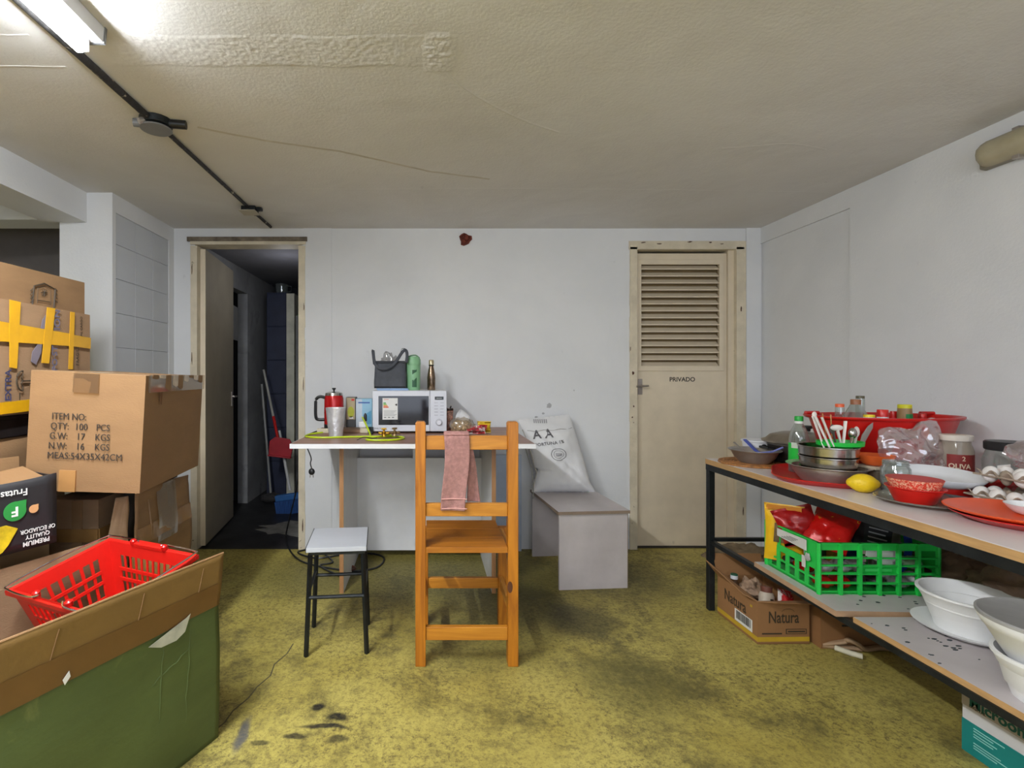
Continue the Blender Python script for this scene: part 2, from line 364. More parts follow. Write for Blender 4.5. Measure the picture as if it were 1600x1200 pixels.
# patches of rubbed paint
SM = M('wall_scuff', (176, 176, 176), .8, 0, .1, 30)
for (x, y, rx, rz) in [(858, 634, .018, .02), (849, 646, .01, .008), (838, 652, .012, .007), (897, 610, .004, .006), (985, 760, .004, .01)]:
    p = at(x, y, BX-.001); gg = G(); n = 14
    gg.wprism([(p.x+math.cos(2*PI*i/n)*rx*(1+.3*random.uniform(-1, 1)), p.z+math.sin(2*PI*i/n)*rz*(1+.3*random.uniform(-1, 1))) for i in range(n)][::-1], BX-.0008, BX+.001)
    part('scuff', gg, SM, wb)
# right wall
g = G().bb(RX, RX+.1, YB, 2.725, 0, ZC).bb(RX, RX+.1, 2.725, BX, 2.12, ZC).bb(RX+.014, RX+.1, 2.725, BX+TH, 0, 2.12)
struct('wall_right', g, WALL)
# left: tiled return wall, pillar, beam, header of the next room
struct('wall_left', G().bb(-2.06, LX-.012, 2.79, BX, 0, ZC).bb(LX-.012, LX, 2.79, 2.822, 0, ZC).bb(LX-.012, LX, 3.40, BX, 0, ZC).bb(LX-.012, LX, 2.822, 3.40, 2.125, ZC), WALL)
wl = bpy.data.objects['wall_left']
tile0 = None
for k in range(3):
    for j in range(11):
        z0 = j*.195; z1 = min(z0+.193, 2.124)
        if tile0 is None:
            tile0 = part('tile', G().bb(0, .008, .001, .191, 0, .193), TILEM, wl, (LX-.012, 2.824, 0), bevel=.0015); o = tile0
        else: o = dup(tile0, wl, (LX-.012-.0006*random.random(), 2.824+k*.192, z0))
        if z1-z0 < .19: o.scale.z = (z1-z0)/.193
struct('trim_1', G().bb(-2.145, -1.908, YB, 2.80, 2.06, ZC), WALL)
struct('trim_2', G().bb(-4.2, -2.06, 2.79, 2.96, 2.076, ZC), WALL)
GREYW = M('unlit_grey_wall', (104, 98, 96), .8, 0, .08, 3)  # dark grey puts the side room's missing light into the wall colour
struct('wall_side_room', G().bb(-4.2, -2.06, 3.30, 3.36, 0, ZC), GREYW)
struct('wall_far_left', G().bb(-4.28, -4.2, YB, 3.4, 0, ZC), WALL)
struct('wall_rear', G().bb(-4.2, RX, YB-.08, YB, 0, .5).bb(-4.2, RX, YB-.08, YB, 2.2, ZC).bb(-4.2, -1.6, YB-.08, YB, .5, 2.2), WALL)
# back room behind the open door; dark paint, deepened further for its low light
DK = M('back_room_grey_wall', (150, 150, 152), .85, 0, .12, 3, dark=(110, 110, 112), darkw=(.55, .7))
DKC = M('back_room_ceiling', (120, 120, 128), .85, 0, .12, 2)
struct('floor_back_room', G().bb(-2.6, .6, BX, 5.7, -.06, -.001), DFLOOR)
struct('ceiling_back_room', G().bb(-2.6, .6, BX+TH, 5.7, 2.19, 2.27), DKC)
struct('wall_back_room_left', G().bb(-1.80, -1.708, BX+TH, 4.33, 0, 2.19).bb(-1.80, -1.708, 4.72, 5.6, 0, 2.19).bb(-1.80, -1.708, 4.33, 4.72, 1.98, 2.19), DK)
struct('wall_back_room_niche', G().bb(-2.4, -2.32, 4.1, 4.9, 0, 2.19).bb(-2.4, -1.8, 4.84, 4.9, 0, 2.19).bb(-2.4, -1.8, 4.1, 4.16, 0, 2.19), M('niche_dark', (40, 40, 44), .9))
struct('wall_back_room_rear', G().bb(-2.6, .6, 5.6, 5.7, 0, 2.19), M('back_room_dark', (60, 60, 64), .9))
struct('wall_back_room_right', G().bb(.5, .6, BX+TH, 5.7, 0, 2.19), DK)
# cement patch on the black floor
gg = G(); n = 22; pc = at(432, 828, 3.9)
gg.prism([(-1.02+math.cos(2*PI*i/n)*.30*(1+.2*math.sin(i*2.7)), 3.95+math.sin(2*PI*i/n)*.18*(1+.25*math.sin(i*1.9+1))) for i in range(n)], -.001, .0015)
part('cement_patch', gg, M('cement_patch', (126, 124, 120), .9, 0, .15, 12), bpy.data.objects['floor_back_room'])

# ---- left doorway
def frame(name, x0, x1, zt, wj, wt, y0, y1):
    t = thing(name, 'x', 'x', (0, 0, 0)); del t['category']; del t['label']; t['kind'] = 'structure'
    def jag(xa, xb):
        g = G(); n = 26
        for i in range(n):
            z0 = zt*i/n; z1 = zt*(i+1)/n; e = .0045*noise.noise(Vector((xa*9, i*.7, 1)))
            g.bb(xa-(e if xa < (x0+x1)/2 else 0), xb+(e if xa > (x0+x1)/2 else 0), y0, y1, z0, z1)
        return g
    part('jamb', jag(x0-wj, x0), FRAMEM, t); part('jamb', jag(x1, x1+wj), FRAMEM, t)
    return t
dl = frame('door_1', D0+.018, D1-.02, DT-.02, .045, .03, BX-.012, BX+TH)
part('head', G().bb(D0-.03, D1+.03, BX-.012, BX+TH, DT-.012, DT+.012), FRAMEM, dl)
part('head', G().bb(D0-.05, D1+.04, BX-.018, BX+.02, DT+.010, DT+.040), M('dirty_lintel', (120, 108, 92), .8, 0, .25, 16, .6, 40), dl)
# the open leaf swings into the back room
leaf_d = Vector((-1.665+1.575, 4.235-3.50, 0)); an = math.atan2(leaf_d.y, leaf_d.x)
lf = thing('door_leaf', 'grey painted door leaf swung open into the dark back room', 'door', (-1.563, 3.505, .012), an)
part('panel', G().bb(0, .735, 0, .035, 0, 2.08), DOORG, lf, bevel=.002)
part('edge_strip', G().bb(-.002, .0, 0, .035, 0, 2.08), CREAM, lf)
part('handle', G().tube([(.68, -.002, 1.02), (.68, -.04, 1.02), (.60, -.04, 1.02)], .007).box((.68, -.004, 1.0), (.03, .008, .12)), STEELD, lf, smooth=1)

# ---- right closed door with louvre
dr = frame('door_2', E0+.02, E1-.045, ET-.03, .05, .03, BX-.012, BX+TH)
part('jamb_board', G().bb(E1-.018, E1+.022, BX-.010, BX+.03, 0, ET+.012), FRAMEM, dr)
part('head', G().bb(E0-.035, E1+.012, BX-.012, BX+TH, ET-.045, ET+.012), FRAMEM, dr)
part('jamb_board', G().bb(E1-.085, E1-.045, BX+.02, BX+TH, 0, ET-.03), CREAM, dr)
CHIP = M('paint_chip', (84, 54, 38), .9, 0, .2, 40)
for (x, y, a, b) in [(1005, 379, .022, .006), (1030, 381, .03, .005), (1078, 378, .026, .006), (1110, 379, .02, .006), (1128, 381, .02, .004), (989, 583, .016, .018), (990, 635, .007, .012), (988, 652, .008, .010),
                     (1158, 484, .007, .035), (990, 660, .004, .006), (985, 545, .004, .03), (1161, 800, .004, .05), (300, 420, .004, .06), (474, 600, .004, .09), (475, 480, .004, .05), (473, 820, .006, .08), (299, 700, .005, .1), (300, 560, .004, .07)]:
    p = at(x, y, BX-.013); n = 11
    part('paint_chip', G().wprism([(p.x+math.cos(2*PI*i/n)*a*.5*(1+.5*random.uniform(-1, 1)), p.z+math.sin(2*PI*i/n)*b*.5*(1+.5*random.uniform(-1, 1))) for i in range(n)], BX-.0195 if y<381 else BX-.0165, BX-.010), CHIP, dr if x > 800 else dl)
d2 = thing('louvred_door', 'closed cream door with a louvred vent and the word PRIVADO', 'door', (E0+.022, BX+.035, .012), 0)
DW = E1-.085-E0-.024; DH = ET-.075
v0, v1, w0, w1 = .030, .600, 1.265-.02, 1.985      # vent opening in leaf coordinates
part('panel', G().bb(0, DW, 0, .035, 0, w0).bb(0, DW, 0, .035, w1, DH).bb(0, v0, 0, .035, w0, w1).bb(v1, DW, 0, .035, w0, w1), CREAM, d2)
vf = part('vent_frame', G().bb(v0-.018, v1+.018, -.010, .0, w0-.020, w0+.014).bb(v0-.018, v1+.018, -.010, .0, w1-.014, w1+.020).bb(v0-.018, v0+.012, -.010, .0, w0+.014, w1-.014).bb(v1-.012, v1+.018, -.010, 0, w0+.014, w1-.014), CREAM, d2, bevel=.002)
sl = None; nsl = 15
Mx = Matrix.Rotation(R(38), 4, 'X')
for i in range(nsl):
    z = w0+.028+(w1-w0-.056)*i/(nsl-1)
    if not sl: sl = part('slat', G().box((0, 0, 0), (v1-v0-.02, .046, .004), Mx).box((0, -.0175, -.0165), (v1-v0-.02, .005, .007)), CREAM, d2, ((v0+v1)/2, .02, z))
    else: dup(sl, d2, ((v0+v1)/2, .02, z))
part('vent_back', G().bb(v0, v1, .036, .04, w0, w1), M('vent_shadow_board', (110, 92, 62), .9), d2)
text('PRIVADO', .043, INK, d2, ((1066-PX)/F*(BX+.035)-E0-.022, -.0006, 1.165), FRONT, bold=.018)
part('handle', G().tube([(.035, 0, 1.12), (.035, -.045, 1.12), (-.01, -.05, 1.118), (.075, -.05, 1.122)], .007).bb(.02, .05, -.006, 0, 1.06, 1.17), STEELD, d2, smooth=1)
struct('trim_3', G().bb(E0, E1, BX+.02, BX+TH, -.002, .010), M('dark_threshold', (58, 52, 44), .9, 0, .2))
struct('trim_4', G().bb(E0, E1, BX+TH, BX+TH+.02, 0, ET), M('door_backing', (40, 38, 34), .9))

# ---- ceiling services
CONM = M('black_conduit', (44, 42, 42), .6, 0, .3, 20, .5, 90, dark=(188, 178, 160), darkw=(.6, .64), dsc=22)
cx = -1.09
solo('ceiling_conduit', G().tube([(cx-.03, .2, ZC-.014), (cx-.015, 1.2, ZC-.013), (cx-.005, 1.97, ZC-.012)], .0135, 10).tube([(cx, 1.98, ZC-.010), (cx+.004, 2.5, ZC-.010), (cx+.008, 3.0, ZC-.010), (cx+.018, 3.40, ZC-.010)], .0095, 10), CONM,
     'black paint-flecked conduit running along the ceiling from lamp to back wall', 'conduit', smooth=1)
jb = thing('junction_box', 'round black ceiling junction box with grey disc cover and stub pipes', 'junction box', (cx, 2.0, ZC))
part('body', G().lathe([(.062, 0), (.060, -.025), (.052, -.03), (0, -.03)], 16), BLKMET, jb, smooth=1)
part('cover', G().lathe([(.0, -.040), (.058, -.040), (.060, -.037), (.058, -.034), (0, -.034)], 24), GREYPL, jb, smooth=1)
part('stub', G().tube([(.05, 0, -.015), (.115, .012, -.015)], .017, 12), BLKPL, jb, smooth=1); part('stub', G().tube([(-.05, 0, -.015), (-.085, -.01, -.015)], .016, 12), GREYPL, jb, smooth=1)
part('clamp', G().tube([(-.02, -.045, -.022), (-.035, -.06, -.034)], .012, 10), STEELD, jb, smooth=1)
jb2 = thing('junction_box', 'small black ceiling junction box with pale plate near the open door', 'junction box', (cx+.008, 3.03, ZC))
part('body', G().box((0, 0, -.016), (.085, .07, .03)).box((.05, .0, -.014), (.05, .03, .02)), BLKMET, jb2, bevel=.004)
part('cover', G().box((0, -.01, -.036), (.1, .1, .005)), M('pale_plate', (176, 168, 150), .6), jb2, bevel=.002)
part('stub', G().tube([(0, .03, -.012), (0.002, .09, -.012)], .014, 10), BLKPL, jb2, smooth=1)
ru = thing('rust_stained_box', 'rusty broken round fitting high in the middle of the back wall', 'wall fitting', tuple(at(727, 374, BX)))
part('socket', G().lathe([(0, .0), (.042, .0), (.041, .01), (.030, .014), (.026, .004), (0, .004)], 14, M=Matrix.Rotation(R(90), 4, 'X'), wob=lambda a, z: 1+.16*math.sin(a*3+1)+.1*math.sin(a*5)), RUST, ru)
part('rust_lump', G().ball((.006, -.012, .008), (.016, .012, .02), 8, 6, fn=lambda p: 1+.4*noise.noise(p*3)), RUST, ru)

# fluorescent batten (lit), in frame
fx = thing('fluorescent_lamp', 'lit fluorescent batten on the ceiling at the upper left', 'ceiling lamp', (-1.0, .85, ZC))
part('housing', G().wprism([(-.048, -.001), (.048, -.001), (.044, -.045), (-.044, -.045)], -.62, .62), WHITEPL, fx, bevel=.003)
TUBE = emit('lit_tube', (244, 250, 255), 84)
for s in (-.034, .0): pass
part('tube', G().tube([(0, -.585, -.078), (0, .585, -.078)], .019, 16), TUBE, fx, smooth=1)
for yy in (-.6, .6):
    part('tube_holder', G().box((.0, yy, -.062), (.026, .014, .04)), WHITEPL, fx, bevel=.003)
part('end_cap', G().wprism([(-.050, 0), (.050, 0), (.046, -.047), (-.046, -.047)], .618, .628), GREYPL, fx)
L = area('tube_light', (-1.0, .85, ZC-.105), (0, 0, 0), .05, 1.1, 42, (.95, .975, 1)); 
fy = thing('sealed_lamp', 'unlit sealed fluorescent fitting high on the right wall', 'wall lamp', (RX, 1.56, 2.10))
SEAL = M('aged_diffuser', (176, 166, 138), .25, 0, .06, 6)
part('base', G().wprism([(-.03, -.05), (0, -.055), (0, .055), (-.03, .05)], -.5, .5), M('aged_grey_base', (132, 126, 112), .5), fy, bevel=.006)
g = G(); prof = [(-.028, -.052), (-.055, -.046), (-.078, -.022), (-.082, 0), (-.078, .022), (-.055, .046), (-.028, .052)]
def sx(u, v):
    k = min(len(prof)-1, int(v*(len(prof)-1)+1e-6)); y = -.5+u; e = min(1, math.sqrt(max(0, 1-max(0, abs(y)-.44)**2/.06**2))+.02)
    return (-.028+(prof[k][0]+.028)*e, y, prof[k][1]*(.55+.45*e))
part('diffuser', G().grid(sx, 40, 6), SEAL, fy, smooth=60)
for yy in (.36, .0, -.36):
    part('clip', G().bb(-.045, -.02, yy-.012, yy+.012, -.062, -.045).bb(-.045, -.02, yy-.012, yy+.012, .045, .06), STEELD, fy, bevel=.002)
# unseen second batten, added behind the camera as fill light
f2 = thing('fluorescent_lamp', 'unseen fluorescent batten added as fill further back on the ceiling', 'ceiling lamp', (-1.0, -1.0, ZC))
part('housing', G().wprism([(-.075, -.001), (.075, -.001), (.062, -.042), (-.062, -.042)], -.62, .62), WHITEPL, f2)
part('tube', G().tube([(0, -.585, -.066), (0, .585, -.066)], .0165, 10), TUBE, f2, smooth=1)

# ================================================================ BACK ROOM THINGS
NAVY = M('navy_paint', (42, 48, 72), .6, 0, .08)
c = thing('locker', 'dark navy tall cabinet with cream side in the back room', 'cabinet', (-1.60, 4.95, 0))
part('body', G().bb(0, .196, 0, .45, 0, 2.03), NAVY, c)
for k in range(6): part('panel', G().bb(.004, .192, -.012, 0, .03+k*.333, .03+k*.333+.325), NAVY, c, bevel=.004)
part('side_board', G().bb(.198, .275, -.01, .45, 0, 2.02), M('cream_board', (214, 212, 194), .6), c)
part('door_edge', G().bb(.295, .325, -.03, .45, 0, 1.80), M('grey_board', (128, 128, 126), .6), c)
jg = thing('glass_jug', 'clear glass jug standing on top of the navy cabinet', 'jug', (-1.48, 5.05, 2.03))
part('body', G().lathe(rim(.05, .062, .10, .004), 20), GLS, jg, smooth=1); part('handle', G().tube([(.06, 0, .085), (.095, 0, .08), (.095, 0, .03), (.055, 0, .02)], .006), GLS, jg, smooth=1)
solo('paper_notice', G().bb(0, .001, 0, .16, 0, .30), M('dull_paper', (150, 150, 150), .8), 'pale printed sheet pinned inside the dark back doorway', 'paper', (-1.698, 4.35, 1.52), rot=(0, R(0), R(8)))
def broom_handle(): pass
mp = thing('mop', 'thin grey mop handle leaning on the back room wall', 'mop', (-1.50, 4.78, 0))
a0 = at(423, 770, 4.75)-Vector((-1.50, 4.78, 0)); a1 = at(409, 600, 4.82)-Vector((-1.50, 4.78, 0))
part('handle', G().tube([tuple(a0), tuple(a1)], .011, 8), M('grey_handle', (150, 150, 148), .4), mp, smooth=1)
part('mop_head', G().ball((0, 0, .04), (.10, .08, .045), 12, 8, fn=lambda p: 1+.25*noise.noise(p*5)), M('mop_yarn', (58, 56, 56), 1), mp)
dp = thing('dustpan', 'red long-handled dustpan leaning beside the broom', 'dustpan', (0, 0, 0))
p0 = at(434, 684, 4.45); p1 = at(412, 578, 4.72)
part('handle', G().tube([tuple(p0), tuple(p0.lerp(p1, .3))], .013, 8), REDPL2, dp, smooth=1); part('grip', G().tube([tuple(p0.lerp(p1, .29)), tuple(p1)], .011, 8), M('pale_handle', (170, 168, 160), .4), dp, smooth=1)
q = at(440, 698, 4.45); DR = M('dull_red_plastic', (176, 40, 52), .5)
Mt = Matrix.Translation(q) @ Matrix.Rotation(R(7), 4, 'Y')
part('pan', G().wprism([(-.1, -.085), (.1, -.08), (.108, .02), (.07, .08), (-.06, .085), (-.105, .04)], -.03, -.012, Mt).bb(-.10, .105, -.06, -.012, -.088, -.076, Mt), DR, dp, bevel=.006)
br = thing('broom', 'white-handled broom with blue head standing in the back room', 'broom', (0, 0, 0))
b0 = at(453, 766, 4.4); b1 = at(439, 688, 4.5); b2 = b0+(b1-b0)*1.2
part('handle', G().tube([tuple(b0), tuple(b2)], .0125, 8), M('white_handle', (205, 205, 205), .4), br, smooth=1)
bh = at(458, 776, 4.4)
part('head', G().bb(-.15, .15, -.03, .03, -.0, .05, Matrix.Translation((bh.x, bh.y, bh.z-.02)) @ Matrix.Rotation(R(-8), 4, 'Y')), M('blue_plastic', (52, 110, 178), .5), br, bevel=.006)
part('bristles', G().bb(-.155, .155, -.038, .038, -.12, .0, Matrix.Translation((bh.x, bh.y, bh.z-.02)) @ Matrix.Rotation(R(-8), 4, 'Y')), M('blue_bristles', (44, 84, 150), .9, 0, .3, 60, stretch=(9, 9, .3)), br)
# ================================================================ DESK AND WHAT STANDS ON IT
TZ = .85
dk = thing('desk', 'brown-topped desk with white edging against the back wall', 'table', (0, 0, 0))
part('tabletop', G().bb(-.713, .555, 2.58, 3.44, TZ-.022, TZ), TOPBR, dk, bevel=.001)
part('edge_band', G().bb(-.7135, .5555, 2.574, 2.581, TZ-.023, TZ+.0005), WHITEPL, dk)
part('edge_band', G().bb(.5548, .5565, 2.576, 3.44, TZ-.023, TZ+.0005), MELA, dk); part('edge_band', G().bb(-.7148, -.7128, 2.576, 3.44, TZ-.023, TZ+.0005), WHITEPL, dk)
for x, m in ((-.49, 0), (.352, 1)):
    l = part('side_panel', G().bb(x, x+.022, 2.76, 3.42, 0, TZ-.022), MELA, dk)
    part('raw_edge', G().bb(x-.0005, x+.0225, 2.7585, 2.761, 0, TZ-.022), wood('leg_edge', (150, 104, 64), (186, 140, 96), 'z') if not m else bpy.data.materials['leg_edge'], l)
part('back_panel', G().bb(-.468, .352, 3.30, 3.316, .05, .66), MELA, dk)
part('brace', G().bb(-.10, -.06, 3.28, 3.30, .1, .8), MELA, dk)
solo('board', G().bb(.42, .64, 3.425, 3.44, .0, .66), M('bluish_wall_shade', (176, 186, 202), .6, 0, .05), 'added pale bluish sheet for the shaded wall beneath the desk right end', 'board')  # sheet added so its bluish tint paints the wall's shade under the desk

mw = thing('microwave', 'white microwave oven with dark glass door standing on the desk', 'microwave', (-.3415, 3.06, TZ))
MWW = .4555; MWH = .262
part('body', G().bb(0, MWW, .012, .345, .012, MWH), WHITEPL, mw, bevel=.006)
door = part('door', G().bb(.0, .352, 0, .014, .012, MWH), M('microwave_white', (214, 216, 224), .35, 0, .02), mw, bevel=.004)
part('panel', G().bb(.3535, MWW, 0, .014, .012, MWH), bpy.data.materials['microwave_white'], mw, bevel=.004)
part('window', G().bb(.037, .345, -.002, .004, .052, MWH-.033), M('dark_glass', (38, 38, 44), .08, 0, .05), door, bevel=.001)
# energy label: flat print on the glass
lb = part('energy_label', G().bb(.062, .155, -.0028, -.0018, .085, .217), WHITEP, mw)
for k, (c, wd) in enumerate([((60, 150, 70), .016), ((130, 180, 60), .02), ((225, 140, 50), .026), ((205, 80, 40), .032)]):
    part('label_bar', G().bb(.067, .067+wd, -.0032, -.0028, .183-k*.0085, .190-k*.0085), M('bar_%d' % k, c, .6), lb)
part('label_bar', G().wprism([(.138, .176), (.146, .170), (.152, .170), (.152, .182), (.146, .182)][::-1], -.0032, -.0028), INK, lb)
for k in range(5): part('label_line', G().bb(.070, .148-.008*(k % 3), -.0031, -.0028, .138-k*.0075, .140-k*.0075), GREYPL, lb)
for k in range(3): part('label_line', G().box((.078+k*.024, -.003, .098), (.013, .0004, .006)), GREYPL, lb)
part('label_line', G().bb(.070, .10, -.0031, -.0028, .207, .210), M('label_red', (200, 80, 70), .6), lb)
part('display', G().bb(.382, .436, -.0015, .001, .206, .226), M('lcd', (36, 38, 40), .2), mw, bevel=.001)
part('display_digits', G().bb(.392, .426, -.002, -.0015, .213, .218), M('lcd_grey', (130, 134, 130), .4), mw)
for r_ in range(5):
    for c_ in range(2):
        part('button', G().box((.390+c_*.036, -.0006, .188-r_*.019), (.022, .002, .004 if r_ else .003)), M('button_grey', (176, 178, 188), .4) if 'button_grey' not in bpy.data.materials else bpy.data.materials['button_grey'], mw)
part('dial', G().lathe([(.0, .020), (.014, .020), (.0165, .016), (.0175, 0)], 24, M=Matrix.Translation((.408, -.0, .068)) @ Matrix.Rotation(R(90), 4, 'X')), M('silver_dial', (210, 210, 214), .3, .4), mw, smooth=1)
part('dial_ring', G().lathe([(.0, .0016), (.021, .0016), (.022, 0)], 24, M=Matrix.Translation((.408, -.0, .068)) @ Matrix.Rotation(R(90), 4, 'X')), M('dial_ring', (180, 182, 190), .4), mw, smooth=1)
part('door_button', G().box((.408, -.001, .030), (.05, .003, .018)), bpy.data.materials['microwave_white'], mw, bevel=.001)
text('PHILCO', .0125, GREYPL, mw, (.035, -.0006, .030), FRONT, bold=.02)
for xx in (.03, MWW-.03):
    for yy in (.04, .30): part('foot', G().lathe([(.012, .0), (.014, .012), (0, .012)], 12, (xx, yy, 0)), BLKPL, mw)
MT = TZ+MWH
solo('notepad', G().bb(-.095, .10, -.06, .06, 0, .006).bb(-.10, .095, -.065, .055, .006, .0125), M('blue_pad', (150, 178, 214), .7), 'pale blue notepad lying under the dark bag on the microwave', 'notepad', (-.225, 3.16, MT+.0005), R(4))
# dark bag with strap
bg = thing('lunch_bag', 'small dark grey zip bag with shoulder strap on the microwave', 'bag', (-.238, 3.165, MT+.013))
DG = M('dark_nylon', (70, 73, 80), .7, 0, .1, 20, .4, 200)
def pil(w_, d_, h_, top=.9, fr=8, am=.006, sd=0, p=.35):
    def fn(u, v):
        a = 2*PI*u; c, s_ = math.cos(a), math.sin(a)
        x = math.copysign(abs(c)**p, c)*w_/2; y = math.copysign(abs(s_)**p, s_)*d_/2
        k = 1+(top-1)*v; z = h_*v
        n = am*noise.noise(Vector((x*fr*3+sd, y*fr*3, z*fr*2)))
        return (x*k+n, y*k*(1-.35*v)+n, z)
    return fn
def capgrid(fn, nu, nv):
    g = G().grid(lambda u, v: fn(u, v), nu, nv)
    n = len(g.v); tp = fn(0, 1)[2]; bt = fn(0, 0)[2]
    c1 = sum((Vector(fn(i/nu, 1)) for i in range(nu)), Vector())/nu; c0 = sum((Vector(fn(i/nu, 0)) for i in range(nu)), Vector())/nu
    g.v += [tuple(c0), tuple(c1)]
    for i in range(nu):
        g.f.append((i+1, i, n)); g.f.append((nv*(nu+1)+i, nv*(nu+1)+i+1, n+1))
    return g
part('body', capgrid(pil(.20, .10, .165, .97), 40, 14), DG, bg, smooth=60)
part('flap', G().bb(-.096, .094, -.034, .034, .155, .172), M('dark_nylon_lid', (52, 54, 60), .7), bg, bevel=.006)
part('piping', G().tube([(-.098, -.05, .008), (.098, -.05, .008)], .004, 6), BLKPL, bg)
st = [(-.098, -.036, .15), (-.104, -.036, .20), (-.108, -.034, .235), (-.106, -.038, .225), (-.10, -.042, .175), (-.085, -.05, .140), (-.055, -.058, .122), (-.02, -.058, .124), (.015, -.052, .142), (.045, -.048, .178), (.068, -.042, .215), (.088, -.038, .238), (.102, -.036, .232), (.106, -.036, .20), (.100, -.036, .16)]
def ribbon(pts, wd, th=.002, ax=(0, 0, 1)):
    g = G(); P = [Vector(p) for p in pts]; vs = []
    for i, p in enumerate(P):
        t = (P[min(i+1, len(P)-1)]-P[max(i-1, 0)]).normalized(); s_ = Vector(ax).cross(t); 
        n = t.cross(Vector((0, 1, 0))).normalized()*wd/2
        vs += [p-n, p+n]
    g.add(vs, [(2*i, 2*i+1, 2*i+3, 2*i+2) for i in range(len(P)-1)]); return g
def smoothpts(pts, k=4):
    P = [Vector(p) for p in pts]; out = []
    for i in range(len(P)-1):
        a, b, c, d = P[max(i-1, 0)], P[i], P[i+1], P[min(i+2, len(P)-1)]
        for j in range(k):
            t = j/k; out.append(.5*((2*b)+(c-a)*t+(2*a-5*b+4*c-d)*t*t+(3*b-a-3*c+d)*t**3))
    out.append(P[-1]); return out
part('strap', ribbon(smoothpts(st), .019), DG, bg, solid=.003, smooth=60)
part('strap_loop', G().tube(smoothpts([(.06, -.02, .20), (.07, -.015, .245), (.09, -.015, .25), (.105, -.015, .235), (.108, -.015, .20), (.095, -.015, .165)]), .0018, 6), BLKPL, bg)
def blob(w_, d_, h_, sd=0, am=.35, fr=3.0, n=36, m=22, M_=None, c=(0, 0, 0)):
    return G().ball((c[0], c[1], c[2]+h_/2), (w_/2, d_/2, h_/2), n, m, M_, fn=lambda p: 1+am*noise.noise(p*fr+Vector((sd, 0, 0)))+am*.4*noise.noise(p*fr*3+Vector((sd, 3, 0))))
solo('plastic_bag', blob(.12, .06, .22, 3, .5, 2.6), BAGC, 'crumpled clear plastic bag behind the dark bag on the microwave', 'plastic bag', (-.25, 3.27, MT+.001), smooth=80)
GRB = M('sage_green_plastic', (132, 182, 138), .45, 0, .03)
sb = thing('shaker_bottle', 'sage green plastic shaker bottle standing on the microwave', 'bottle', (-.095, 3.19, MT))
part('body', G().lathe([(0, 0), (.041, 0), (.044, .01), (.046, .155), (.044, .16), (0, .16)], 28), GRB, sb, smooth=1)
part('lid', G().lathe([(.0465, .158), (.0475, .165), (.0465, .195), (.036, .214), (0, .216)], 28), GRB, sb, smooth=1)
part('carry_loop', G().tube(smoothpts([(-.045, 0, .205), (-.02, -.01, .218), (.015, -.01, .222), (.04, 0, .205)]), .004, 8), M('sage_dark', (96, 142, 104), .5), sb, smooth=1)
def cylwarp(rad, z0=0):
    def f(co): a = co.x/rad; return Vector((rad*math.sin(a), co.y, rad-rad*math.cos(a)+co.z))
    return f
def cyl_patch(rad, a0, a1, z0, z1, n=8, poly=None):
    return G().grid(lambda u, v: (rad*math.sin(a0+(a1-a0)*u), -rad*math.cos(a0+(a1-a0)*u), z0+(z1-z0)*v), n, 1)
DGR = M('dark_green_print', (46, 92, 62), .5)
for (za, zb, sl_) in ((.10, .128, 0), (.02, .055, 1)):
    def fn(u, v, za=za, zb=zb, sl_=sl_):
        a = -.12+.62*u; z = za+(zb-za)*v
        z = z+(.018*(u) if not (sl_ ^ (v > .5)) else 0)
        return (.0468*math.sin(a), -.0468*math.cos(a), z)
    part('printed_mark', G().grid(fn, 8, 2), DGR, sb)
part('printed_mark', G().grid(lambda u, v: (.0468*math.sin(-.12+.62*u), -.0468*math.cos(-.12+.62*u), .055+.01*(1-v)+.026*u*v), 8, 1), DGR, sb)
gb = thing('steel_bottle', 'slim bronze metal water bottle standing alone on the microwave', 'bottle', (.020, 3.20, MT))
part('body', G().lathe([(0, 0), (.024, 0), (.026, .006), (.0265, .08), (.021, .12), (.015, .15), (.014, .162), (0, .162)], 24), M('bronze_steel', (126, 106, 88), .22, .9, .3, 20), gb, smooth=1)
part('cap', G().lathe([(0, .162), (.0165, .162), (.0165, .188), (.013, .193), (0, .194)], 20), M('pale_gold_cap', (196, 182, 150), .3, .6), gb, smooth=1)
part('collar', G().lathe([(.0155, .154), (.0175, .158), (.0155, .163)], 20), BLKPL, gb)

# red percolator
kt = thing('percolator', 'red electric coffee percolator with black handle on the desk', 'kettle', (-.60, 3.18, TZ+.018))
part('base', G().lathe([(0, 0), (.062, 0), (.062, .03), (0, .03)], 28), BLKPL, kt, smooth=1)
part('body', G().lathe([(.0, .03), (.061, .03), (.062, .10), (.060, .19), (.055, .212), (0, .212)], 32), M('red_enamel', (186, 18, 22), .2, .2, .03), kt, smooth=1)
part('lid', G().lathe([(.0, .210), (.056, .210), (.053, .226), (.03, .234), (0, .236)], 28), STEEL, kt, smooth=1)
part('knob', G().lathe([(.005, .236), (.006, .244), (.012, .252), (.012, .258), (0, .259)], 16), BLKPL, kt, smooth=1)
part('handle', G().tube(smoothpts([(-.05, -.01, .195), (-.085, -.012, .203), (-.110, -.014, .185), (-.114, -.014, .13), (-.112, -.014, .075), (-.098, -.012, .058), (-.055, -.01, .058)]), .010, 8), BLKPL, kt, smooth=1)
fc = thing('foil_cup', 'crumpled silver foil cup in front of the red percolator', 'cup', (-.537, 2.90, TZ))
FOIL = M('silver_foil', (226, 226, 230), .34, .6, .08, 20, .9, 45)
part('body', G().lathe([(0, 0), (.040, 0)]+[(.040+.0175*i/8, .168*i/8) for i in range(1, 9)]+[(.054, .166), (.039, .004), (0, .004)], 36, wob=lambda a, z: 1+.05*math.sin(a*5+z*60)*noise.noise(Vector((a*2, z*30, 0)))+.04*noise.noise(Vector((math.cos(a)*3, math.sin(a)*3, z*25)))), FOIL, fc, smooth=1)
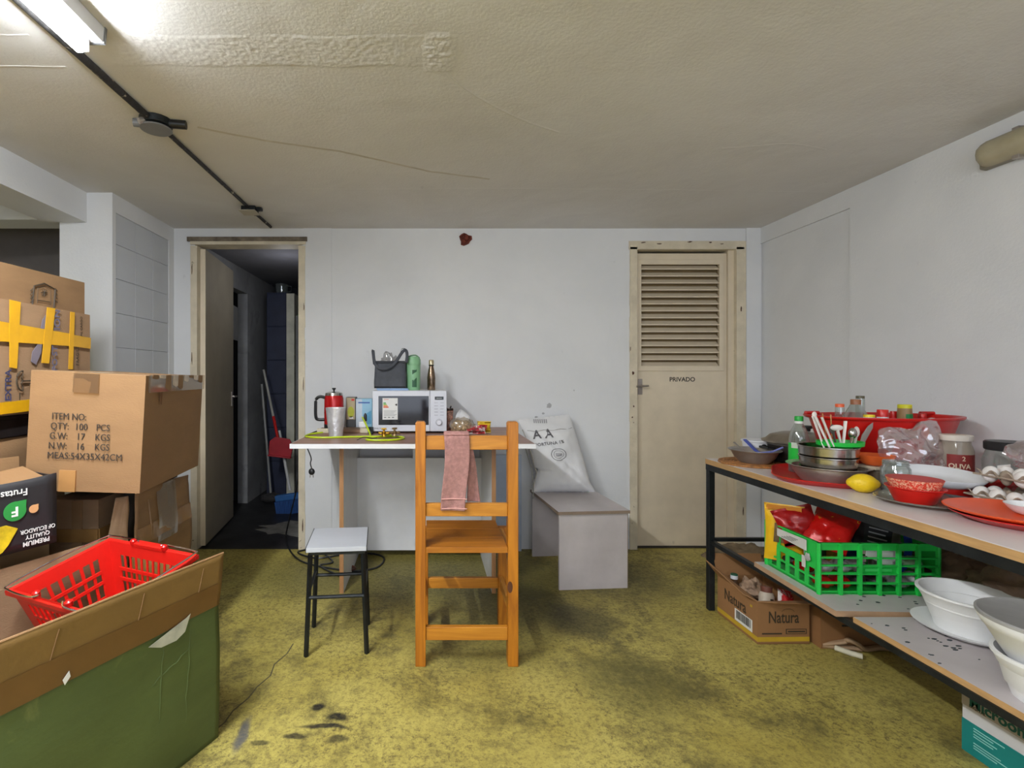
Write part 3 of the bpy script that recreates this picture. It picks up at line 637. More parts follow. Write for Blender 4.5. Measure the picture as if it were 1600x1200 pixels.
strip_m = M('cream_plastic', (206, 196, 170), .5)
sp = thing('power_strip', 'cream power strip lying behind the foil cup on the desk', 'power strip', (-.60, 3.17, TZ+.0005))
part('body', G().bb(-.09, .28, -.08, .075, 0, .018), M('brown_board_strip', (150, 118, 92), .6), sp, bevel=.003)
part('socket_block', G().bb(-.085, -.01, -.096, -.081, .0, .028), strip_m, sp, bevel=.003); part('socket_block', G().bb(.19, .262, -.10, -.081, 0, .028), strip_m, sp, bevel=.003)
bx1 = thing('lamp_box', 'dark box with yellow picture beside the red percolator', 'box', (-.535, 3.25, TZ+.019))
part('body', G().bb(0, .062, 0, .08, 0, .195), M('dark_box', (70, 70, 70), .5), bx1, bevel=.001)
part('front_print', G().bb(.003, .059, -.0008, 0, .05, .192), M('beige_print', (176, 160, 126), .5), bx1)
part('fruit_print', G().wprism([(.032+.022*math.cos(2*PI*i/16), .098+.036*math.sin(2*PI*i/16)) for i in range(16)][::-1], -.0016, -.0008), M('yellow_green_print', (170, 174, 40), .5), bx1)
part('red_print', G().bb(.036, .054, -.0016, -.0008, .172, .184), REDPL, bx1)
part('white_print', G().wprism([(.02, .055), (.05, .055), (.042, .07), (.028, .07)][::-1], -.0016, -.0008), WHITEP, bx1)
bx2 = thing('bulb_box', 'pale blue and white box beside the microwave', 'box', (-.470, 3.25, TZ+.019))
part('body', G().bb(0, .105, 0, .07, 0, .185), M('pale_blue_box', (150, 196, 220), .45), bx2, bevel=.001)
part('white_panel', G().bb(.0, .040, -.0008, 0, .0, .182), M('ice_print', (200, 212, 222), .5), bx2)
part('blue_print', G().wprism([(.045, .02), (.10, .02), (.10, .11), (.07, .09)][::-1], -.0014, 0), M('mid_blue_print', (92, 160, 196), .5), bx2)
part('lettering', G().bb(.015, .09, -.0022, -.0014, .155, .164), M('blue_ink', (60, 100, 170), .5), bx2)
ad = thing('adapter', 'small white plug-in adapter with a black screw end in front of the blue box', 'adapter', (-.405, 3.10, TZ+.0))
part('body', G().bb(-.022, .022, -.03, .03, .035, .072), WHITEPL, ad, bevel=.004); part('base', G().bb(-.016, .022, -.02, .03, 0, .035), strip_m, ad, bevel=.003)
part('connector', G().lathe([(.008, .072), (.010, .08), (.010, .108), (.004, .122), (0, .122)], 12, (.016, -.01, 0)), BLKPL, ad, smooth=1)
bj = thing('clear_tub', 'small dark clear plastic tub beside the microwave foot', 'tub', (-.352+.0, 3.05, TZ))
part('body', G().lathe(rim(.016, .018, .04, .002), 16), glass('smoky_plastic', (90, 100, 104), .5), bj, smooth=1)
HOSE = M('lime_hose', (190, 214, 30), .4, 0, .04)
hz = TZ+.0055
ho = thing('hose', 'lime green thin hose coiled across the desk front', 'hose', (0, 0, 0))
pts = [(-.64, 3.03, hz+.004), (-.735+.03, 2.97, hz), (-.70, 2.86, hz), (-.60, 2.81, hz), (-.45, 2.84, hz), (-.30, 2.86, hz), (-.18, 2.86, hz), (-.135, 2.80, hz), (-.17, 2.72, hz), (-.26, 2.69, hz), (-.33, 2.71, hz), (-.33, 2.77, hz), (-.27, 2.82, hz+.006), (-.21, 2.85, hz+.010)]
part('tube', G().tube(smoothpts(pts, 6), .0052, 8), HOSE, ho, smooth=1)
part('tube', G().tube(smoothpts([(-.40, 3.04, TZ+.10), (-.375, 2.98, TZ+.07), (-.35, 2.94, TZ+.03), (-.335, 2.90, hz)], 5), .0052, 8), HOSE, ho, smooth=1)
part('cable_tie', G().tube(smoothpts([(-.385, 2.70, hz), (-.35, 2.73, hz+.012), (-.31, 2.75, hz+.004), (-.28, 2.72, hz+.01)], 4), .0022, 6), BLKPL, ho, smooth=1)
for i, (x, y, lab) in enumerate([(-.248, 2.80, 'shiny brass tap fitting, the left one on the green hose coil'), (-.190, 2.82, 'dull brass tap fitting, the right one on the green hose coil')]):
    t = thing('tap_fitting', lab, 'tap fitting', (x, y, hz+.008), .3*i, group='brass fittings on the hose')
    m = GOLD if i == 0 else M('dull_brass', (170, 146, 104), .35, .9)
    part('body', G().lathe([(0, 0), (.012, 0), (.010, .012), (.013, .016), (.013, .026), (.006, .03), (.006, .038), (0, .038)], 12), m, t, smooth=1)
    part('side_outlet', G().tube([(-.028, 0, .018), (.028, 0, .018)], .007, 10).tube([(-.03, 0, .018), (-.024, 0, .018)], .010, 6).tube([(.03, 0, .018), (.024, 0, .018)], .010, 6), m, t, smooth=1)
    part('wing_handle', G().tube([(-.014, 0, .042), (.014, 0, .042)], .005, 8), m, t, smooth=1)
# right of the microwave
tw = thing('spice_packet', 'narrow reddish packet of dried peppers beside the microwave', 'packet', (.135, 3.12, TZ))
def packet(w_, h_, t_, crimp=.012, nu=14, nv=16, sd=0, am=.004):
    def side(s):
        def fn(u, v):
            x = (u-.5)*w_*(1-.08*math.sin(PI*v)); z = h_*v; e = math.sin(PI*min(1, max(0, (v*h_-crimp)/(h_-2*crimp))))**.6 if crimp < v*h_ < h_-crimp else 0
            e *= math.sin(PI*u)**.5 if 0 < u < 1 else 0
            y = s*(t_/2*e*(1+.5*noise.noise(Vector((x*40+sd, z*40, s)))))+am*noise.noise(Vector((x*30, z*30, sd)))
            return (x, y, z)
        return fn
    return G().grid(side(-1), nu, nv).grid(side(1), nu, nv)
part('body', packet(.045, .15, .03, sd=4), M('mottled_spice_film', (152, 108, 92), .3, 0, .5, 60, .5, 60), tw, smooth=60)
part('tie', G().tube([(-.018, 0, .13), (.018, 0, .15)], .004, 6), INK, tw); part('stalk', G().tube([(-.025, -.0, .04), (-.018, 0, .15), (-.03, 0, .165)], .004, 6), INK, tw)
part('stalk', G().tube([(.0, -.0, .14), (.008, 0, .165)], .005, 6), INK, tw)
ob = thing('oat_bag', 'clear bag of rolled oats slumped on the desk behind the pink towel', 'food bag', (.205, 3.05, TZ))
part('oats', blob(.13, .11, .085, 5, .2), M('oats', (196, 170, 130), .9, 0, .35, 90, .8, 120), ob, smooth=80)
part('film', blob(.145, .12, .10, 6, .25), glass('thin_film', (236, 230, 220), .84, .2), ob, smooth=80)
wc = thing('white_cup', 'white cup lying tilted on top of the bag of oats', 'cup', (.245, 3.07, TZ+.085), rot=(R(8), R(-62), 0))
part('body', G().lathe(rim(.022, .036, .07, .002), 24), WHITEPL, wc, smooth=1)
rp = solo('crushed_packet', packet(.13, .05, .04, sd=9, am=.012), M('red_white_wrap', (176, 44, 52), .35, 0, .5, 30, .5, 40, dark=(226, 220, 214), darkw=(.5, .53), dsc=22), 'crushed red and white wrapper beside the oats', 'packet', (.285, 3.02, TZ+.003), R(5), smooth=60)
yp = thing('yellow_packet', 'yellow and red food packet lying behind the chair on the desk', 'packet', (.345, 3.08, TZ+.003), R(-6))
part('body', packet(.085, .07, .04, sd=12, am=.008), M('yellow_wrap', (226, 186, 40), .3, 0, .06), yp, smooth=60)
part('red_print', G().wprism([(-.032, .018), (.012, .018), (.02, .05), (-.03, .052)], -.028, -.0265), REDPL2, yp)
# hanging plug and floor cable
cb = thing('power_lead', 'black power cord with plug hanging at the left end of the desk', 'cord', (0, 0, 0))
q = [tuple(at(500, 672, 3.2)), (-.705, 3.05, TZ+.006), (-.722, 2.98, TZ-.005), (-.722, 2.95, TZ-.05), tuple(at(486, 715, 2.95)), tuple(at(485, 724, 2.95)), tuple(at(487, 732, 2.95))]
part('cable', G().tube(smoothpts(q, 5), .0035, 6), BLKPL, cb, smooth=1)
pl_ = at(487, 737, 2.95)
part('plug', G().ball((pl_.x, pl_.y, pl_.z), (.019, .012, .02), 10, 8), BLKPL, cb, smooth=1)
part('pin', G().tube([(pl_.x-.008, pl_.y, pl_.z-.015), (pl_.x-.009, pl_.y, pl_.z-.034)], .002, 6), STEEL, cb); part('pin', G().tube([(pl_.x+.008, pl_.y, pl_.z-.015), (pl_.x+.009, pl_.y, pl_.z-.034)], .002, 6), STEEL, cb)
fc2 = thing('floor_cable', 'long black cable trailing from under the desk through the doorway', 'cable', (0, 0, 0))
z = .007
def fl_(x, y, h=.006): Y = (CH-h)*F/(y-PY); return ((x-PX)/F*Y, Y, h)
q = [tuple(at(470, 725, 3.60)), tuple(at(462, 770, 3.62)), tuple(at(452, 812, 3.7)), fl_(447, 838), fl_(452, 858), fl_(466, 874), fl_(490, 883), fl_(530, 890), fl_(560, 892), fl_(590, 886), fl_(600, 872), fl_(580, 865), fl_(540, 866), fl_(500, 872), fl_(475, 868), fl_(466, 862), fl_(490, 857.5), fl_(500, 861), fl_(520, 878), fl_(500, 884), fl_(530, 900)]
part('cable', G().tube(smoothpts(q, 6), .006, 6), BLKPL, fc2, smooth=1)
part('plug', G().ball(fl_(549, 888, .02), (.03, .018, .018), 10, 8), M('brown_plug', (86, 52, 40), .5), fc2, smooth=1)

# ================================================================ TALL CHAIR
ch = thing('tall_chair', 'varnished pine ladder-back chair standing in front of the desk', 'chair', (.16, 2.06, 0))
XA, XB = -.213, .213      # outer faces of the rear posts
for s, x in ((0, XA), (1, XB-.043)):
    part('leg', G().wprism([(x, 0), (x+.043, 0), (x+.043, 1.005), (x+.037, 1.012), (x+.006, 1.012), (x, 1.005)], -.0, .05), PINE, ch, bevel=.003)
for x in (-.205, .178):
    part('leg', G().bb(x, x+.045, .345, .385, 0, .47), PINE, ch, bevel=.003)
part('back_rail', G().bb(XA+.043, XB-.043, .012, .034, .895, .953), PINEX, ch, bevel=.003)
part('back_rail', G().bb(XA+.043, XB-.043, .012, .034, .618, .672), PINEX, ch, bevel=.003)
for k in range(3):
    part('seat_board', G().bb(XA+.044, XB-.044, .002+k*.131, .002+k*.131+.130, .470, .493), PINEY, ch, bevel=.0012)
part('stretcher', G().bb(XA+.043, XB-.043, .010, .032, .105, .160), PINEX, ch, bevel=.002)
part('stretcher', G().bb(-.160, .178, .352, .374, .175, .225), PINEX, ch, bevel=.002)
PINEYY = wood('pine_side', (184, 116, 34), (220, 158, 70), 'y')
for x in (-.195, .180):
    part('stretcher', G().bb(x, x+.018, .05, .345, .195, .24), PINEYY, ch, bevel=.002)
    part('seat_rail', G().bb(x, x+.018, .05, .345, .42, .469), PINEYY, ch, bevel=.002)
kn = part('knot', G().wprism([(.011*math.cos(2*PI*i/14), .024*math.sin(2*PI*i/14)) for i in range(14)][::-1], -.0008, .001), M('dark_knot', (84, 44, 20), .5), ch, (.178, 0, .330))
# towel
tl = thing('towel', 'pink hand towel folded over the top rail of the pine chair', 'towel', (.117, 2.06, 0))
def tw1(u, v):
    L_ = .318*v; x = -.052+.105*u+.006*math.sin(v*5)-.004*v*(u-.5)
    y = .006-.010*math.sin(PI*min(1, v*4)/1)*0 - .006*math.sin(u*5+v*3)*v - .003
    z = .962-L_
    if v < .05: y = .006+.014*(1-v/.05)**2-.002
    return (x-.01*v, y, z)
part('front_fold', G().grid(tw1, 20, 50), PINKT, tl, solid=.008, smooth=80, sub=1)
def tw2(u, v):
    z = .962-.29*v; x = .030+.022*u+.055*v*(.4+.6*u)+.006*math.sin(v*4)
    return (x, .040+.006*math.sin(u*4+v*6), z)
part('rear_fold', G().grid(tw2, 14, 40), PINKT, tl, solid=.008, smooth=80, sub=1)
part('over_rail', G().grid(lambda u, v: (-.052+.105*u, .023-.0195*math.cos(PI*v), .955+.013*math.sin(PI*v)), 16, 10), PINKT, tl, solid=.008, smooth=80, sub=1)
for zz in (.695, .655): part('woven_band', G().tube([(-.062+.1045*i/12, -.0045-.005*math.sin(i/12*5+2.5)*.85, zz) for i in range(13)], .0022, 6), M('pale_pink_band', (222, 168, 160), .9), tl)

# ================================================================ STOOL
sto = thing('metal_stool', 'small stool with white square seat and black metal legs', 'stool', (-.4065, 2.275, 0), R(5.5))
part('seat', G().bb(-.128, .128, -.14, .14, .449, .468), STOOLW, sto, bevel=.001); 
for a in (G().bb(-.130, -.1275, -.14, .14, .447, .469), G().bb(.1275, .130, -.14, .14, .447, .469)): part('edge_band', a, BLKPL, sto)
part('frame', G().bb(-.12, .12, -.125, -.109, .432, .448).bb(-.12, .12, .109, .125, .432, .448).bb(-.12, -.104, -.109, .109, .432, .448).bb(.104, .12, -.109, .109, .432, .448), BLKMET, sto)
def leg(sx_, sy_):
    x0, y0, x1, y1 = sx_*.112, sy_*.117, sx_*.129, sy_*.126
    return G().tube([(x1, y1, 0), (x0, y0, .434)], .0105, 4)
for a in (-1, 1):
    for b in (-1, 1): part('leg', leg(a, b), BLKMET, sto)
for s in (-1, 1):
    part('rung', G().tube([(-.12, s*.121, .25), (.12, s*.121, .25)], .0085, 8), BLKMET, sto, smooth=1)
    part('rung', G().tube([(s*.12, -.121, .27), (s*.12, .121, .27)], .0075, 8), BLKMET, sto, smooth=1)

# ================================================================ BENCH AND SACK
bn = thing('box_bench', 'scuffed white board bench open beneath, beside the cream door', 'bench', (.735, 2.80, 0), R(4.5))
BW, BD, BH = .398, .545, .442
part('top', G().bb(-.008, BW+.008, -.012, BD+.004, BH-.016, BH), MELAD, bn)
part('top_edge', G().bb(-.0085, BW+.0085, -.0135, -.0115, BH-.0165, BH+.0002).bb(-.0095, -.0078, -.012, BD, BH-.0165, BH+.0002), EDGEG, bn)
part('side_panel', G().bb(0, BW, 0, .016, 0, BH-.016), MELAD, bn); part('side_panel', G().bb(0, BW, BD-.02, BD-.004, 0, BH-.016), MELAD, bn)
part('raw_edge', G().bb(BW-.002, BW+.0012, -.0005, .0165, 0, BH-.017), EDGEG, bn)
part('brace', G().bb(BW-.03, BW-.014, .016, BD-.02, .02, .12), MELAD, bn)

sk = thing('flour_sack', 'white woven flour sack leaning on the wall on the bench', 'sack', (.87, 3.27, .4425))
def sack_xz(u, v):
    # outline: left edge and right edge by height
    zl = v
    hL = lambda t: (-.190+.02*math.sin(t*PI)) if t < .3 else -.190-.075*((t-.3)/.7)**.8
    L0 = hL(v)+.035*math.sin(PI*v)*(1 if v < .8 else 1)
    R0 = .205-.025*v-.095*v**1.2+(.02 if v < .12 else 0)*(1-v/.12)
    x = L0+(R0-L0)*u
    H = .50-.035*(1-u)*v+.0*u
    z = H*v
    return x, z
def sack_y(u, v, s):
    e = (max(0, math.sin(PI*u))**.55)*(max(0, min(1, v*7))**.5)*(max(0, min(1, (1-v)*4.5))**.7)
    lean = .10*v
    return lean+s*.078*e + (.012*math.sin((u*3-v*4)*2.2)*e*.6) - (.014*e*math.exp(-((u*.9+v-.95)/.05)**2) if s < 0 else 0)*-1 + .006*noise.noise(Vector((u*9, v*9, s)))*e
def sk_f(s): return lambda u, v: (sack_xz(u, v)[0], sack_y(u, v, s), sack_xz(u, v)[1])
part('body', G().grid(sk_f(-1), 40, 44).grid(sk_f(1), 30, 30), SACKM, sk, smooth=80)
part('seam', G().tube([sk_f(-1)(0, v/20) for v in range(0, 18)], .0045, 6), M('seam_thread', (176, 170, 160), .8), sk)
part('tail_cord', G().tube(smoothpts([(-.245, .05, .36), (-.225, -.02, .25), (-.205, -.07, .15), (-.200, -.09, .06), (-.203, -.10, -.02)]), .0032, 6), M('grey_cord', (130, 128, 120), .8), sk)
part('stitch', G().tube([(sack_xz(u/16, .83)[0], sack_y(u/16, .83, -1)-.001, sack_xz(u/16, .83)[1]+.004*math.sin(u*1.3)) for u in range(1, 16)], .0018, 5), M('stitch_grey', (150, 146, 140), .8), sk)
def sk_proj(co):                 # lettering laid on the sack's front
    x, z_ = co.x, co.y
    v = min(.97, max(.02, z_/.48)); 
    for _ in range(4):
        xl = sack_xz(0, v)[0]; xr = sack_xz(1, v)[0]; u = min(.98, max(.02, (x-xl)/(xr-xl))); H = .50-.035*(1-u)*v; v = min(.98, max(.02, z_/H*1.0))
    return Vector((x, sack_y(u, v, -1)-.0035-co.z, z_))
SINK = M('sack_print', (96, 94, 98), .8, 0, .2, 60)
def rotp(ax, az, an): 
    def f(co):
        c_, s_ = math.cos(an), math.sin(an); return sk_proj(Vector((ax+co.x*c_-co.y*s_, az+co.x*s_+co.y*c_, co.z)))
    return f
text('A A', .078, SINK, sk, (0, 0, 0), (0, 0, 0), warp=rotp(-.115, .375, .12), bold=.02)
text('FORTUNA 1%', .028, SINK, sk, (0, 0, 0), (0, 0, 0), warp=rotp(-.075, .318, .16), bold=.02, spacing=1.1)

def ring(ax, az, ra, rb, n=28): 
    g = G(); vs = []
    for i in range(n):
        a = 2*PI*i/n
        for rr in (ra, rb): vs.append(sk_proj(Vector((ax+rr*math.cos(a)*1.0, az+rr*.78*math.sin(a), 0))))
    return g.add(vs, [(2*i, 2*i+1, (2*i+3) % (2*n), (2*i+2) % (2*n)) for i in range(n)])
part('printed_seal', ring(-.022, .250, .046, .050), SINK, sk); part('printed_seal', ring(-.022, .250, .030, .0325), SINK, sk)
part('seal_block', G().add([tuple(sk_proj(Vector((-.022+a, .250+b, 0)))) for a, b in ((-.02,-.011),(.02,-.008),(.021,.010),(-.019,.008))], [(0,1,2,3)]), M('pale_print', (160,158,160), .8), sk)
for k in range(7): part('faint_print', G().add([tuple(sk_proj(Vector((-.165+k*.0135+a, .445+b, 0)))) for a, b in ((0,0),(.007,.001),(.008,.026),(.001,.025))], [(0,1,2,3)]), bpy.data.materials['pale_print'], sk)
# ================================================================ LEFT: CARTONS
def nz(x, y, z, f=3, a=.006, sd=0): return a*noise.noise(Vector((x*f+sd, y*f, z*f)))
def carton(name, label, loc, rz, W, D, H, mat, group=None, rot=None, seam='x', tape=None, sd=0, open_top=False, am=.008, cat='box', flapmat=None):
    """local frame: right-front-bottom corner at origin, x runs 0..-W, y runs 0..D, front face looks to -y"""
    t = thing(name, label, cat, loc, rz, group, rot)
    def face(f, u_, v_): return G().grid(f, u_, v_)
    def dsp(x, y, z):
        ex = min(1, min(-x, x+W)/W*8)*1.0; 
        bx = math.sin(PI*min(1, max(0, -x/W))); by = math.sin(PI*min(1, max(0, y/D))); bz = math.sin(PI*min(1, max(0, z/H)))
        return bx, by, bz
    g = G()
    def F_(u, v): x = -W*(1-u); z = H*v; bx, by, bz = dsp(x, 0, z); return (x, (noise.noise(Vector((x*7+sd, z*7, 1)))*am-am*.3)*bx*bz, z)
    def Bk(u, v): x = -W*u; z = H*v; return (x, D, z)
    def Rt(u, v): y = D*u; z = H*v; bx, by, bz = dsp(0, y, z); return ((noise.noise(Vector((y*7+sd, z*7, 4)))*am+am*.3)*by*bz, y, z)
    def Lf(u, v): y = D*(1-u); z = H*v; return (-W, y, z)
    def Bt(u, v): return (-W*(1-u), D*(1-v), 0)
    for f in (F_, Bk, Rt, Lf): g.grid(f, 12, 12)
    g.grid(Bt, 12, 12)
    if not open_top:
        g.grid(lambda u, v: (-W*(1-u), D*v, H-.003), 12, 12)
    b = part('body', g, mat, t, smooth=35, solid=0 if not open_top else .006)
    fm = flapmat or mat
    if not open_top:
        if seam == 'x':       # two flaps meeting on a seam along x
            part('flap', G().bb(-W, 0, 0, D/2-.0015, H-.002, H+.003), fm, t, bevel=.001); part('flap', G().bb(-W, 0, D/2+.0015, D, H-.002, H+.003), fm, t, bevel=.001)
            if tape:
                part('tape', G().bb(-W-.002, .0015, D/2-.025, D/2+.025, H+.003, H+.0038).bb(-.0, .0022, D/2-.025, D/2+.025, H-.07, H+.0035), tape, t)
        else:
            part('flap', G().bb(-W, -W/2-.0015, 0, D, H-.002, H+.003), fm, t, bevel=.001); part('flap', G().bb(-W/2+.0015, 0, 0, D, H-.002, H+.003), fm, t, bevel=.001)
            if tape:
                part('tape', G().bb(-W/2-.025, -W/2+.025, -.0015, D+.001, H+.003, H+.0038).bb(-W/2-.025, -W/2+.025, -.0022, 0, H-.08, H+.0035), tape, t)
    return t
# stack against the pillar: face planes look to +x
d90 = R(90)
carton('storage_carton', 'plain brown carton at the bottom of the far left stack', (-1.66, 2.28, 0), d90, .62, .40, .855, CARDD, cat='box')
carton('low_carton', 'flat dull brown carton directly under the black crate at the left', (-1.50, 2.20, .86), R(89), .60, .44, .115, CARD2, sd=2, tape=TAPE)
bc = thing('black_crate', 'flat black crate under the carton with yellow tape', 'crate', (-1.50, 2.16, .98), d90)
part('body', G().bb(-.52, 0, 0, .40, 0, .075), M('black_glossy', (34, 30, 30), .3, 0, .2, 10), bc, bevel=.004)
part('lip', G().bb(-.525, .004, -.006, .40, .066, .078), bpy.data.materials['black_glossy'], bc, bevel=.002)
# the taped carton
tc = carton('taped_carton', 'brown carton criss-crossed with wide yellow tape, with an umbrella mark', (-1.487, 2.195, 1.062), R(90.5), .56, .40, .405, CARD3, am=.005, sd=5, cat='box')
def strip(x0, x1, z0, z1, y=-.0065, m=YTAPE, t=tc, nm='tape'):
    return part(nm, G().grid(lambda u, v: (x0+(x1-x0)*u, y-.0006*math.sin(u*9), z0+(z1-z0)*v), 10, 4), m, t, solid=.0006)
# pixel -> local on this face (x local = Y-2.195, z local = Z-1.062)
def fcz(x, y):
    Y = 1.487*F/(PX-x); return (Y-2.195, CH-(y-PY)/F*Y-1.062)
def quad(pts, m, t, nm='tape', y=-.0075, th=.0012, fc=fcz):
    P = [fc(*p) for p in pts]; return part(nm, G().wprism(P, y-th, y), m, t)
quad([(9, 574), (21, 576), (27, 472), (9, 468)][::1], YTAPE, tc, y=-.0085)
quad([(-40, 531), (110, 541), (110, 522), (-40, 496)], YTAPE, tc, y=-.0075)
quad([(60, 567), (72, 568), (82, 482), (69, 480)], YTAPE, tc, y=-.0085)
quad([(103, 577), (110, 577), (113, 488), (106, 487)], YTAPE, tc, y=-.0085)
quad([(110, 541), (138.5, 545), (139, 528), (110, 523)], M('amber_tape', (196, 148, 40), .35, 0, .05), tc, y=-.0075)
quad([(-40, 652), (60, 640), (60, 622), (-40, 633)], YTAPE, tc, y=-.0075)
leafm = M('faded_leaf_print', (120, 112, 122), .7, 0, .06)
quad([(44, 565), (52, 570), (60, 552), (62, 533), (56, 536), (46, 550)], leafm, tc, 'printed_leaf', y=-.0068)
quad([(58, 520), (66, 512), (69, 490), (62, 500)], leafm, tc, 'printed_leaf', y=-.0068)
def ftext(body, size, x, y, rotz, t=tc, m=INKG, bold=.01, sx=1):
    px, pz = fcz(x, y); return text(body, size, m, t, (px, -.0082, pz), (R(90), R(-rotz), 0), bold=bold, sx=sx)
ftext('TION', .045, 86, 505, 90); ftext('PO·ST', .038, 82, 560, 90)
ftext('AL CARGO', .017, 124, 510, 90, m=INKB); ftext('FRAGILE', .022, 118, 556, 90, m=INKB)
ftext('LEXTRA', .036, 8, 606, 90, m=M('navy_ink', (54, 56, 90), .7), bold=.02)
# umbrella mark lying on its side, drawn as thin bars
ux, uz = fcz(29, 595)
u_ = G(); ang = lambda a: (ux+.004-.028*math.cos(a), -.009, uz+.036*math.sin(a))
u_.tube([ang(R(-90)+PI*i/14) for i in range(15)], .0028, 5).tube([ang(R(-90)), (ux+.004, -.009, uz-.020), (ux-.004, -.009, uz-.010), (ux+.004, -.009, uz), (ux-.004, -.009, uz+.012), (ux+.004, -.009, uz+.022), ang(R(90))], .0022, 5)
u_.tube([(ux, -.009, uz), (ux+.042, -.009, uz), (ux+.050, -.009, uz-.008), (ux+.044, -.009, uz-.018), (ux+.036, -.009, uz-.014)], .0028, 5)
part('umbrella_mark', u_, INKB, tc)
ftext('2 –', .05, 25, 628, 90, m=INKB, bold=.0)
# top carton with a shield mark
tp = carton('shield_carton', 'brown carton with a printed shield and star on top of the left stack', (-1.557, 2.262, 1.472), R(86), .52, .38, .150, CARD2, am=.006, sd=8, cat='box')
def fct(x, y):
    th = R(86); nx, ny = math.sin(th), -math.cos(th); k = (x-PX)/F
    Y = (nx*(-1.557)+ny*2.262)/(nx*k+ny); X = k*Y
    return ((X+1.557)*math.cos(th)+(Y-2.262)*math.sin(th), CH-(y-PY)/F*Y-1.472)
def outline(pts, wd, m, t, nm, fc, y=-.009, closed=False):
    P = [fc(*p) for p in pts]; return part(nm, G().tube([(a, y, b) for a, b in P], wd, 4, closed=closed, flat=1), m, t)
outline([(47, 479), (50, 447), (66, 443), (83, 452), (81, 481)], .0035, INKB, tp, 'shield_mark', fct)
outline([(55, 474), (56, 450), (66, 448), (76, 454), (76, 477)], .0012, INKB, tp, 'shield_mark', fct)
for k in range(4):
    a = k*PI/4; outline([(66-5*math.cos(a), 457.5-6*math.sin(a)), (66+5*math.cos(a), 457.5+6*math.sin(a))], .0018, INKB, tp, 'star_mark', fct)
for s in (-1, 1):
    for k in range(4): outline([((46 if s < 0 else 85)+s*1.5, 473-k*6), ((46 if s < 0 else 85)-s*1.5, 469-k*6)], .002, INKB, tp, 'laurel_mark', fct)
outline([(56, 469), (75, 472)], .0015, INKB, tp, 'mark_line', fct)

# the big carton with stencilled lettering
ic = carton('stencilled_carton', 'light brown carton stencilled ITEM NO and MEAS, topmost beside the doorway', (-1.029, 1.78, .782), 0, .385, .56, .418, CARD, tape=None, am=.007, sd=11, rot=(0, R(3.0), R(5)), cat='box', seam='x', flapmat=CARD2)
part('clear_tape', G().bb(-.24, -.155, -.0085, -.0005, .35, .418).bb(-.24, -.155, -.001, .2, .4215, .4225), TAPEC, ic)
part('brown_tape', G().bb(-.27, -.215, -.0082, -.001, .0, .075), M('lighter_tape', (176, 130, 80), .3, 0, .04), ic)
part('edge_tape', G().bb(.001, .0085, .02, .56, .36, .424), TAPEC, ic)
for k in range(9):
    y0 = .03+k*.055+.02*random.random(); hh = .012+.055*random.random()**2
    part('torn_tape', G().add([(.0092, y0, .424), (.0092, y0+.045, .424), (.0096, y0+.046, .424-hh*.9), (.0096, y0+.026, .424-hh), (.0094, y0-.006, .424-hh*.8)], [(0, 1, 2, 3, 4)]), [CARD2, M('shiny_tape', (196, 176, 150), .15, 0, .1, 20)][k % 2] if 'shiny_tape' not in bpy.data.materials else [CARD2, bpy.data.materials['shiny_tape']][k % 2], ic, solid=.0006)
part('torn_tape', G().add([(.0092, .10, .36), (.0092, .12, .36), (.0092, .118, .31), (.0092, .106, .315)], [(0, 1, 2, 3)]), M('dark_tear', (112, 72, 36), .8), ic, solid=.0005)
lx0 = -.305; rows = [('ITEM NO:', None, None), ('QTY:', '100', 'PCS'), ('G.W:', '17', 'KGS'), ('N.W:', '16', 'KGS'), ('MEAS:54X35X42CM', None, None)]
for i, (a, b, c) in enumerate(rows):
    z = .263-i*.0345
    text(a, .0335, INK, ic, (lx0-.002*i, -.0075, z), FRONT, align='LEFT', bold=.0, sx=.82 if i < 4 else .88)
    if b: text(b, .0335, INK, ic, (-.205, -.0075, z), FRONT, bold=.0, sx=.87)
    if c: text(c, .0335, INK, ic, (-.132, -.0075, z), FRONT, bold=.0, sx=.82)
# its supports: tall carton, dark box in the gap, and a split carton
c1 = carton('tall_carton', 'small tan carton with brown tape under the stencilled carton', (-1.275, 1.93, 0), 0, .190, .36, .72, CARD3, am=.004, sd=14, cat='box', seam='y')
part('tape', G().bb(-.10, -.06, -.0062, -.001, .0, .72), CARD2, c1); part('tape', G().bb(-.19, .001, -.007, -.001, .56, .61), TAPE, c1)
part('tape', G().bb(-.0, .0062, .0, .33, .56, .61), TAPE, c1)
dcr = thing('gap_box', 'near-black box filling the gap beneath the stencilled carton', 'crate', (-1.19, 2.03, 0))  # near-black box set into the gap between the cartons
part('body', G().bb(-.27+.22, .03, 0, .25, 0, .765), M('gap_box_dark', (38, 30, 24), .6), dcr, bevel=.003); part('slat', G().bb(-.28, .03, -.03, .28, .735, .765), bpy.data.materials['gap_box_dark'], dcr)
sc_ = thing('split_carton', 'crumpled carton with split flap and brown tape below the stencilled carton', 'box', (-1.150, 1.93, 0))
def spl(u, v):
    z = .76*v; y = .01+.44*u
    return (.012+.014*noise.noise(Vector((y*8, z*8, 3)))+.02*math.sin(PI*v)*u-.012*u, y-(.0 if v < .45 else 0), z-.03*u*(v > .95))
part('side', G().grid(spl, 20, 30), CARD2, sc_, solid=.005, smooth=60)
part('split_flap', G().grid(lambda u, v: (-.115*(1-u)*(1-v*.75)-.004, -.01-.03*(1-u)+.012*noise.noise(Vector((u*3, v*5, 7))), .32+.42*v-.0*u), 10, 16), CARD3, sc_, solid=.005, smooth=60)
part('front', G().bb(-.05, .006, .02, .03, 0, .40), CARD2, sc_); part('tape', G().grid(lambda u, v: (spl(u, .70+.09*v)[0]+.005, spl(u, .7)[1], .53+.07*v), 20, 3), TAPE, sc_, solid=.0006)
